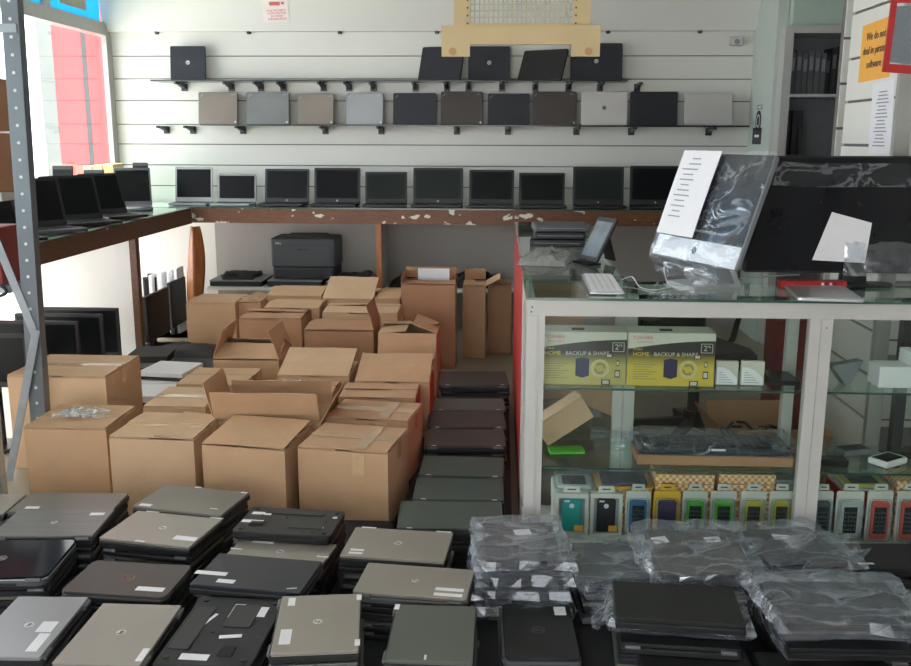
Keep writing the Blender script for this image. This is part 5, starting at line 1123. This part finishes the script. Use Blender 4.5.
ctr = (V_[0]+V_[1]+V_[2]+V_[3])/4; W_ = abs(V_[1].y-V_[0].y); H_ = abs(V_[0].z-V_[3].z); q = MB()
for k in range(16): q.box((-.0012, ctr.y, ctr.z+H_*(.36-.05*k)), (.0006, W_*(.35+.3*((k*5) % 4)/4), .005))
q.build('printed_line', M_INKG, r_)
# clear pack with red border hanging in front
yy = 3.05; P = [Y(*p, yy) for p in ((892, -6), (945, -6), (935, 76), (882, 72))]; r_ = thing('hanging_pack', 'clear plastic pack with red border hanging at the top corner', 'package', P[3])
V_ = [p-P[3] for p in P]; q = MB()
def slab(m, vs, y0, y1, mi=0): m.add([(v[0], y0, v[2]) for v in vs]+[(v[0], y1, v[2]) for v in vs], [(3, 2, 1, 0), (4, 5, 6, 7), (0, 1, 5, 4), (1, 2, 6, 5), (2, 3, 7, 6), (3, 0, 4, 7)], mi)
c_ = sum(V_, Vector())/4; inn = [c_+(v-c_)*.78 for v in V_]
for k in range(4): slab(q, [V_[k], V_[(k+1) % 4], inn[(k+1) % 4], inn[k]][::1], -.004, .004)
q.build('red_border', M_RED, r_)
q = MB(); slab(q, inn, -.001, .001); q.build('clear_front', M_FILM3, r_)
q = MB(); slab(q, [c_+(v-c_)*.72 for v in V_], .012, .03); q.build('contents', M_GREYPL, r_)
q = MB(); q.cyl(tuple((V_[0]+V_[1])/2), tuple((V_[0]+V_[1])/2+Vector((0, 0, 3.0-P[0].z))), .002, n=6); q.build('string', M_INK, r_)

# pilaster stickers (facing the aisle)
for i, (pt_, sz, m_, desc) in enumerate((((760, 107), .05, M_INKG, 'small grey printed strip uppermost on the pilaster'), ((758.5, 121), .09, M_INK, 'round black pictogram sticker on the pilaster'), ((757, 136), .08, M_INK, 'square black pictogram sticker low on the pilaster'))):
    p = X(*pt_, xa+.03); q = MB(); r_ = thing('wall_sticker', desc, 'sticker', (xa+.03, p.y, p.z), 0, 'stickers on the pilaster')
    L = R(-PI/2, 'Y')
    if i == 1: q.cyl((-.001, 0, 0), (-.0025, 0, 0), sz*.9, n=20); q.build('disc', m_, r_); q = MB(); q.ringf((0, 0, 0), sz*.45, sz*.55, .001, 16, 0, T(-.0028, 0, 0) @ L); q.build('pictogram', M_WHITE, r_)
    else: q.lohi((-.0025, -sz*1.6, -sz*(.35 if i == 0 else .8)), (-.001, sz*1.6, sz*(.35 if i == 0 else .8))); q.build('card', m_, r_); q = MB(); q.lohi((-.0035, -sz*.8, -sz*.12), (-.0027, sz*.8, sz*.12)); q.build('pictogram', M_WHITE, r_)
# camera housing high at the end of the slat wall
p = Y(737, 41, WY-.05); r_ = thing('wall_sensor', 'small white sensor at the end of the slat wall', 'sensor', (p.x, WY-.001, p.z))
q = MB(); q.rbox((0, -.03, 0), (.1, .058, .07), .012, .006, 3); q.build('housing', M_WHITEALU, r_); q = MB(); q.cyl((0, -.062, -.005), (0, -.0585, -.005), .022); q.build('lens', M_GREYPL, r_)

# sign pinned to the bulkhead
def on_bulk(a_, b_):
    yy = WY-.1
    for _ in range(6): zz = Y(a_, b_, yy).z; yy = WY-.05-.25*(zz-z0)/(3.0-z0)
    return Y(a_, b_, yy-.003)
P = [on_bulk(*p) for p in ((260, -2), (287, -3), (290, 22), (264, 23))]; ctr = sum(P, Vector())/4; slope = math.atan2(P[0].y-P[3].y, P[0].z-P[3].z)
r_ = thing('paper_notice', 'white notice with red print on the bulkhead above the shelves', 'notice', ctr); V_ = [p-ctr for p in P]
q = MB(); q.add([tuple(v) for v in V_]+[tuple(v+Vector((0, -.0012, 0))) for v in V_], [(0, 1, 2, 3), (7, 6, 5, 4), (1, 0, 4, 5), (2, 1, 5, 6), (3, 2, 6, 7), (0, 3, 7, 4)]); q.build('sheet', M_PINKP, r_)
SL = R(-slope, 'X')
q = MB(); W_ = V_[1].x-V_[0].x; H_ = V_[0].z-V_[3].z
for k, s_ in enumerate(('THIS PROPERTY', 'IS PROTECTED', 'BY VIDEO', 'SURVEILLANCE')): put_text(q, s_, H_*.125, SL @ T(.01, -.0022, H_*(-.02-.12*k)) @ R(rad(-2), 'Y') @ UPR)
q.rbox((0, 0, 0), (W_*.4, H_*.16, .0008), .005, .0002, 2, 0, SL @ T(0, -.0020, H_*.28) @ UPR); q.box((W_*.3, -.0020, H_*.3), (W_*.12, .0008, H_*.1), 0, SL)
q.build('red_print', M_PINK, r_)
# cream perforated grille hanging from the ceiling
yy = 4.6
def XY(a_, b_): p = Y(a_, b_, yy); return (p.x, p.z)
r_ = thing('ceiling_grille', 'cream perforated metal grille with notched bracket hanging from the ceiling', 'grille', (0, yy, 0))
q = MB(); zt_ = 2.55; u0, u1 = XY(454, 28)[0], XY(590, 28)[0]; m0, m1 = XY(470, 28)[0], XY(573, 28)[0]; zp = XY(500, 28)[1]; zg = XY(500, 26)[1]+.012
q.lohi((u0, 0, zp), (m0, .03, zt_)); q.lohi((m1, 0, zp), (u1, .03, zt_)); q.lohi((m0, 0, zp), (m1, .03, zg)); q.lohi((m0, 0, zt_-.06), (m1, .03, zt_)); q.build('plate', M_CREAM, r_)
q = MB(); nx, nz = 22, 14
for i in range(nx+1): q.box((m0+(m1-m0)*i/nx, .014, (zg+zt_-.06)/2), (.006, .004, zt_-.06-zg))
for k in range(nz+1): q.box(((m0+m1)/2, .019, zg+(zt_-.06-zg)*k/nz), (m1-m0, .004, .006))
q.build('mesh', M_CREAMD, r_)
q = MB()
hs = [(m0+(m1-m0)*i/23, zg-.012) for i in range(24)]+[(xx, zg+.035*k) for k in range(10) for xx in (m0-.012, m1+.012)]
for hx, hz in hs: q = MB(); q.cyl((hx, -.0002, hz), (hx, -.0016, hz), .005, n=6); q.build('hole', M_INK, r_)
b0, b1 = XY(442, 30)[0], XY(600, 30)[0]; n0, n1 = XY(470, 45)[0], XY(571, 45)[0]; zb0 = XY(450, 57)[1]; zb1 = XY(500, 45)[1]
q = MB(); q.prism([(b0, zp+.01), (b0, zb0), (n0, zb0), (n0, zb1), (n1, zb1), (n1, zb0), (b1, zb0), (b1, zp+.01)], -.03, -.004, 'y'); q.build('bracket', M_CREAM, r_)
for a_ in (453, 588):
    x, z = XY(a_, 52); q = MB(); q.cyl((x, -.030, z), (x, -.035, z), .018, n=12); q.build('screw', mat('cream_screw', 'b08a55', .4), r_)
for xx in (u0+.03, u1-.03): q = MB(); q.cyl((xx, .015, zt_), (xx, .015, 3.0), .008); q.build('hanger_rod', M_CREAM, r_)

# ================================================================== steel rack in front on the left
yy = 3.98
r_ = thing('steel_rack', 'slotted grey steel rack upright with diagonal braces at the picture edge', 'rack', (0, 0, 0))
A = Z(37, 420, .42); T0, B0 = Y(8, 0, 3.95), Y(38, 418, 3.95)
xp = B0.x; xt = Y(9, 5, 3.95).x; w = .072; yq = 3.95; ztop = 2.9; zt0 = Y(9, 5, yq).z; zb0 = B0.z
def lean(z): return xp+(xt-xp)*(z-zb0)/(zt0-zb0)
q = MB()
def post(y0, y1, x_off, ww, mi=0):
    q.add([(lean(0)+x_off, y0, 0), (lean(0)+x_off+ww, y0, 0), (lean(0)+x_off+ww, y1, 0), (lean(0)+x_off, y1, 0), (lean(ztop)+x_off, y0, ztop), (lean(ztop)+x_off+ww, y0, ztop), (lean(ztop)+x_off+ww, y1, ztop), (lean(ztop)+x_off, y1, ztop)],
          [(3, 2, 1, 0), (4, 5, 6, 7), (0, 1, 5, 4), (1, 2, 6, 5), (2, 3, 7, 6), (3, 0, 4, 7)], mi)
post(yq, yq+.004, -.036, w); post(yq+.004, yq+.05, .032, .004); u_ = q.build('upright', M_RACK, r_)
q = MB(); z = .3
while z < 2.8:
    q = MB(); q.cyl((lean(z), yq+.002, z), (lean(z), yq-.0012, z), .0072, n=8); q.build('slot', M_HOLE, u_)
    z += .072
def bar(p1, p2, ya_, ww=.028, nm='brace'):
    P1, P2 = Y(*p1, ya_), Y(*p2, ya_); d = (P2-P1).normalized(); n_ = Vector((-d.z, 0, d.x))*ww/2
    q = MB(); q.add([tuple(P1-n_), tuple(P1+n_), tuple(P2+n_), tuple(P2-n_)]+[tuple(p+Vector((0, .004, 0))) for p in (P1-n_, P1+n_, P2+n_, P2-n_)], [(3, 2, 1, 0), (4, 5, 6, 7), (0, 1, 5, 4), (1, 2, 6, 5), (2, 3, 7, 6), (3, 0, 4, 7)])
    return q.build(nm, M_RACKL, r_)
bar((-25, 190), (36, 338), yq-.006, .036); bar((36, 330), (5, 500), yq-.012, .036); bar((-30, 30), (-2, 75), yq-.006, .03)
P = Y(-40, 27, yq-.006); bar((-40, 28), (16, 28), yq-.006, .035, 'cross_bar')
# far-side upright of the rack
q = MB(); P1 = Y(-3, 480, yq-.35); q.lohi((P1.x-.03, yq-.37, 0), (P1.x+.03, yq-.33, Y(-3, 358, yq-.35).z)); q.build('upright', M_RACKL, r_)
# shelf with cartons on it
zs_ = Y(10, 193, yq+.08).z; P = Y(2, 200, yq+.06)
q = MB(); q.lohi((-2.39, yq+.06, zs_-.035), (P.x-.0, yq+.32, zs_)); q.build('shelf_board', M_WHITEALU, r_)
zs2 = Y(10, 286, yq+.08).z
q = MB(); q.lohi((-2.39, yq+.06, zs2-.03), (P.x-.0, yq+.32, zs2)); q.build('shelf_board', M_RACKL, r_)
def rack_box(a_, b_, t_, zb_, desc, m_, d=.2):
    A, B = Y(a_, 150, yq+.08), Y(b_, 150, yq+.08); h = Y(b_, t_, yq+.08).z-zb_; q = MB(); rr = thing('cardboard_box', desc, 'cardboard box', ((A.x+B.x)/2, yq+.09+d/2, zb_+.001), 0, 'boxes on the steel rack')
    q.box((0, 0, h/2), (B.x-A.x, d, h), ch=.003); q.build('body', m_, rr); q = MB(); q.box((0, 0, h+.003), (B.x-A.x-.004, d-.004, .004)); q.build('flap', m_, rr)
    return zb_+h+.006
z2 = rack_box(-60, -6, 133, zs_, 'lower brown cardboard box on the steel rack shelf', M_CARDD)
rack_box(-60, -9, 78, z2, 'upper brown cardboard box on the steel rack', M_CARDD)
A, B = Y(-60, 250, yq+.09), Y(0, 250, yq+.09); h = Y(10, 228, yq+.09).z-zs2; q = MB(); q.box(((A.x+B.x)/2, yq+.19, zs2+h/2+.001), (B.x-A.x, .2, h), ch=.004); tag(q.build('red_carton', mat('carton_dull_red', '7e3030', .6, var=.06)), 'red carton on the rack shelf behind the steel upright', 'carton')
# cable hanging from the rack shelf
cable('black cable hanging off the rack shelf edge', [Y(-8, 284, yq+.055), Y(3, 287, yq+.05), Y(6, 293, yq+.05), Y(-4, 298, yq+.05), Y(-14, 305, yq+.05)], .008, M_BLACK)

# ================================================================== bagged laptops in front of the display counter
def bagged(desc, pts, z, lid=M_BLACK, n=1, hinge='back', tilt=0, roll=0, seed=1, flare=.03, amp=.016, bagdesc=None, zb=None, hx=0, w=None, d=None, stk=(), lg=None, bagged_=True, t=.034, rim=None, tail=None):
    x, y, w_, d_, a = quad(pts, z); w = w or w_; d = d or d_
    r_ = thing('laptop', desc, 'laptop', (x, y, z-t), a, 'laptops in plastic bags')
    closed_parts(r_, w, d, t, hinge, lid, M_BLACK, rim)
    for s_ in stk: sticker(r_, w, d, t*.94+.0008, *s_)
    if lg: logo(r_, lg, T(0, 0, t*.94+.001), 1.2, M_GREYB)
    if tilt or roll: r_.rotation_euler = (tilt, roll, a)
    if bagged_:
        o = film_shell('plastic_bag', w+.022, d+.022, t+.006+hx, seed, amp, M_FILM, None, flare=flare, label=bagdesc, cat='plastic bag', loc=(x, y, z-t-.002-hx), rz=a, group='plastic bags around laptops')
        if tilt or roll: o.rotation_euler = (tilt, roll, a)
        if tail:
            side, L, up_ = tail; sd = seed*3.1
            def tf(u, v):
                n1 = noise.noise((u*4+sd, v*3, 1)); n2 = noise.noise((u*9+sd, v*6, 4))
                s = (u-.5); out = .01+L*v
                if side == 'left': p = (-w/2-out, s*(d+.02)*(1-.35*v), (t*.6)*(1-v)+up_*v*v+.03*n1*v+.014*n2)
                elif side == 'right': p = (w/2+out, s*(d+.02)*(1-.35*v), (t*.6)*(1-v)+up_*v*v+.03*n1*v+.014*n2)
                elif side == 'front': p = (s*(w+.02)*(1-.3*v), -d/2-out, (t*.6)*(1-v)+up_*v*v+.03*n1*v+.014*n2)
                else: p = (s*(w+.02)*(1-.3*v), d/2+out, (t*.6)*(1-v)+up_*v*v+.03*n1*v+.014*n2)
                return p
            q = MB(); q.sheet(tf, 8, 4); q.build('loose_end', M_FILM, o)
    return x, y, w, d, a
B1 = [(485.6, 521.6), (551, 520), (560, 562), (485.6, 560)]
zB1 = .285
x, y, w, d, a = quad(B1, zB1)
tops = ['laptop in clear bag on top of the tall bagged stack beside the counter post', 'bagged laptop second from the top of the tall stack beside the counter post', 'bagged laptop third from the top of the tall stack beside the post', 'bagged laptop fourth from the top of the tall stack beside the post']
w, d = .235, .30
for i in range(4):
    z = zB1-.048*i; xx = x+(.0, .006, -.006, .002)[i]; yv = y+(.0, -.006, .002, -.004)[i]
    r_ = thing('laptop', tops[i], 'laptop', (xx, yv, z-.036), a+(.0, .03, -.02, .03)[i], 'laptops in plastic bags'); closed_parts(r_, w, d, .034, 'front' if i == 0 else 'left', M_BLACK if i else M_LIDE, M_BLACK)
    if i == 0: sticker(r_, w, d, .0328, .55, .72, .055, .045, .15)
    o = film_shell('plastic_bag', w+.03, d+.024, .041, 4.7+i*7, .014, M_FILM, None, flare=.035, label='clear bag around the ' + ['topmost laptop', 'second laptop', 'third laptop', 'fourth laptop'][i] + ' of the tall bagged stack', cat='plastic bag', loc=(xx, yv, z-.040), rz=a, group='plastic bags around laptops')
    sd = i*3.3
    q = MB(); q.sheet(lambda u, v: (-w/2-.012-.05*v*(.6+.6*abs(noise.noise((u*5+sd, 2, 1)))), (u-.5)*d*(1-.2*v), .02+.028*v*(1 if i < 2 else -.2)+.02*noise.noise((u*6+sd, v*3, 3))), 8, 3); q.build('loose_end', M_FILM, o)
under_stack(x, y, a, w, d, zB1-.048*3-.042, PZ, 'tall bagged stack beside the counter post', 'cd')
# flat bagged laptop between the stack and the black one
r_ = bagged('dark laptop in clear bag lying between the tall stack and the black laptop', [(575, 541), (655, 541), (668, 578), (582, 580)], .235, M_LIDE, seed=2.2, bagdesc='clear bag around the dark laptop next to the tall bagged stack', stk=((.8, .6, .05, .03, .3),), tail=('left', .05, .02))
under_stack(r_[0], r_[1], r_[4], r_[2], r_[3], .235-.037, PZ, 'dark bagged laptop next to the tall stack', 'abe')
# black laptop lying bare on bags
r_ = bagged('bare black laptop lying on bagged laptops near the counter', [(617, 578), (741, 588), (738, 623), (611, 618)], .265, M_BLACK, bagged_=False, t=.036, w=.35, d=.23)
o_ = bagged('black laptop in clear bag below the bare black laptop', [(617, 578), (741, 588), (738, 623), (611, 618)], .224, M_BLACK, seed=9.4, w=.33, d=.22, bagdesc='clear bag bulging out below the bare black laptop', flare=.05, tail=('left', .07, -.03))
under_stack(r_[0], r_[1], r_[4], .33, .22, .224-.040, PZ, 'black laptop below the bare black one', 'abe')
# tilted bagged laptop behind it
r_ = bagged('tilted dark laptop in clear bag leaning behind the bare black laptop', [(645, 529), (730, 531), (748, 566), (668, 570)], .30, M_LIDF, seed=5.5, tilt=rad(9), w=.28, d=.24, bagdesc='clear bag around the tilted dark laptop, with a folded corner', stk=((.12, .72, .05, .035, .2), (.72, .72, .05, .03, .1)), flare=.045, tail=('left', .06, .05))
under_stack(r_[0]+.01, r_[1]+.0, r_[4], .28, .22, .30-.075, PZ, 'tilted dark bagged laptop', 'abe')
r_ = bagged('dark laptop in clear bag with a pale label, in front of the centre post', [(738, 533), (815, 524), (838, 553), (765, 566)], .27, M_LIDE, seed=6.6, tilt=rad(5), roll=rad(4), w=.29, d=.22, bagdesc='clear bag around the labelled laptop in front of the centre post', stk=((.50, .70, .06, .035, -.3),), flare=.05, tail=('right', .10, .03))
under_stack(r_[0], r_[1], r_[4], .27, .20, .27-.07, PZ, 'labelled bagged laptop at the centre post', 'abe')
r_ = bagged('large dark laptop in a big clear bag at the front corner of the pile', [(764, 569), (915, 574), (918, 630), (757, 634)], .275, M_LIDE, seed=7.7, w=.36, d=.24, bagdesc='big milky clear bag around the large front laptop', flare=.06, amp=.022, tail=('left', .06, .05))
o_ = bagged('black laptop in clear bag directly under the large front laptop', [(764, 569), (915, 574), (918, 630), (757, 634)], .232, M_BLACK, seed=12.7, w=.35, d=.235, bagdesc='clear bag squeezed under the large front laptop', flare=.05, hx=.06)
under_stack(r_[0], r_[1], r_[4], .345, .235, .232-.040, PZ, 'pair of bagged laptops at the front corner', 'abe')
r_ = bagged('black laptop in front of the bare black laptop, low in the pile', [(652, 640), (742, 645), (745, 690), (648, 690)], .15, M_BLACK, bagged_=False, w=.30, d=.22)
under_stack(r_[0], r_[1], r_[4], .3, .22, .15-.035, PZ, 'low black laptop in front', 'abe')
r_ = bagged('black laptop with small white labels at the bottom of the picture', [(755, 652), (905, 652), (915, 700), (750, 700)], .15, M_BLACK, bagged_=False, w=.35, d=.24, stk=((.35, .90, .08, .02), (.55, .93, .04, .02), (.68, .90, .04, .02)))
under_stack(r_[0], r_[1], r_[4], .35, .24, .15-.035, PZ, 'black laptop with small white labels', 'abe')
r_ = bagged('dark laptop lying against the display counter at the picture edge', [(838, 541), (930, 541), (945, 570), (845, 570)], .225, M_BLACKM, bagged_=False, w=.34, d=.2, stk=((.2, .2, .05, .012),))
under_stack(r_[0], r_[1], r_[4], .34, .2, .225-.035, PZ, 'dark laptop against the display counter', 'abe')

# ================================================================== light
W = bpy.data.worlds.new('sky'); S.world = W; W.use_nodes = True
bg = W.node_tree.nodes['Background']; bg.inputs['Color'].default_value = (.93, .96, 1, 1); bg.inputs['Strength'].default_value = 4.4
sd = bpy.data.lights.new('sun', 'SUN'); sd.energy = 19; sd.angle = rad(3); sd.color = (1, .96, .9); so = bpy.data.objects.new('sun', sd); COL.objects.link(so)
so.rotation_euler = Vector((.50, .08, -1)).to_track_quat('-Z', 'Y').to_euler()
S.view_settings.view_transform = 'Standard'; S.view_settings.look = 'None'; S.view_settings.gamma = 1; S.view_settings.exposure = .14
S.cycles.use_denoising = True; S.cycles.max_bounces = 8; S.cycles.diffuse_bounces = 5; S.cycles.transparent_max_bounces = 24; S.cycles.caustics_reflective = False; S.cycles.caustics_refractive = False
# prototypes never placed are removed
for P in PROTO.values():
    if not P[3]:
        for c_ in list(P[0].children): bpy.data.objects.remove(c_)
        bpy.data.objects.remove(P[0])
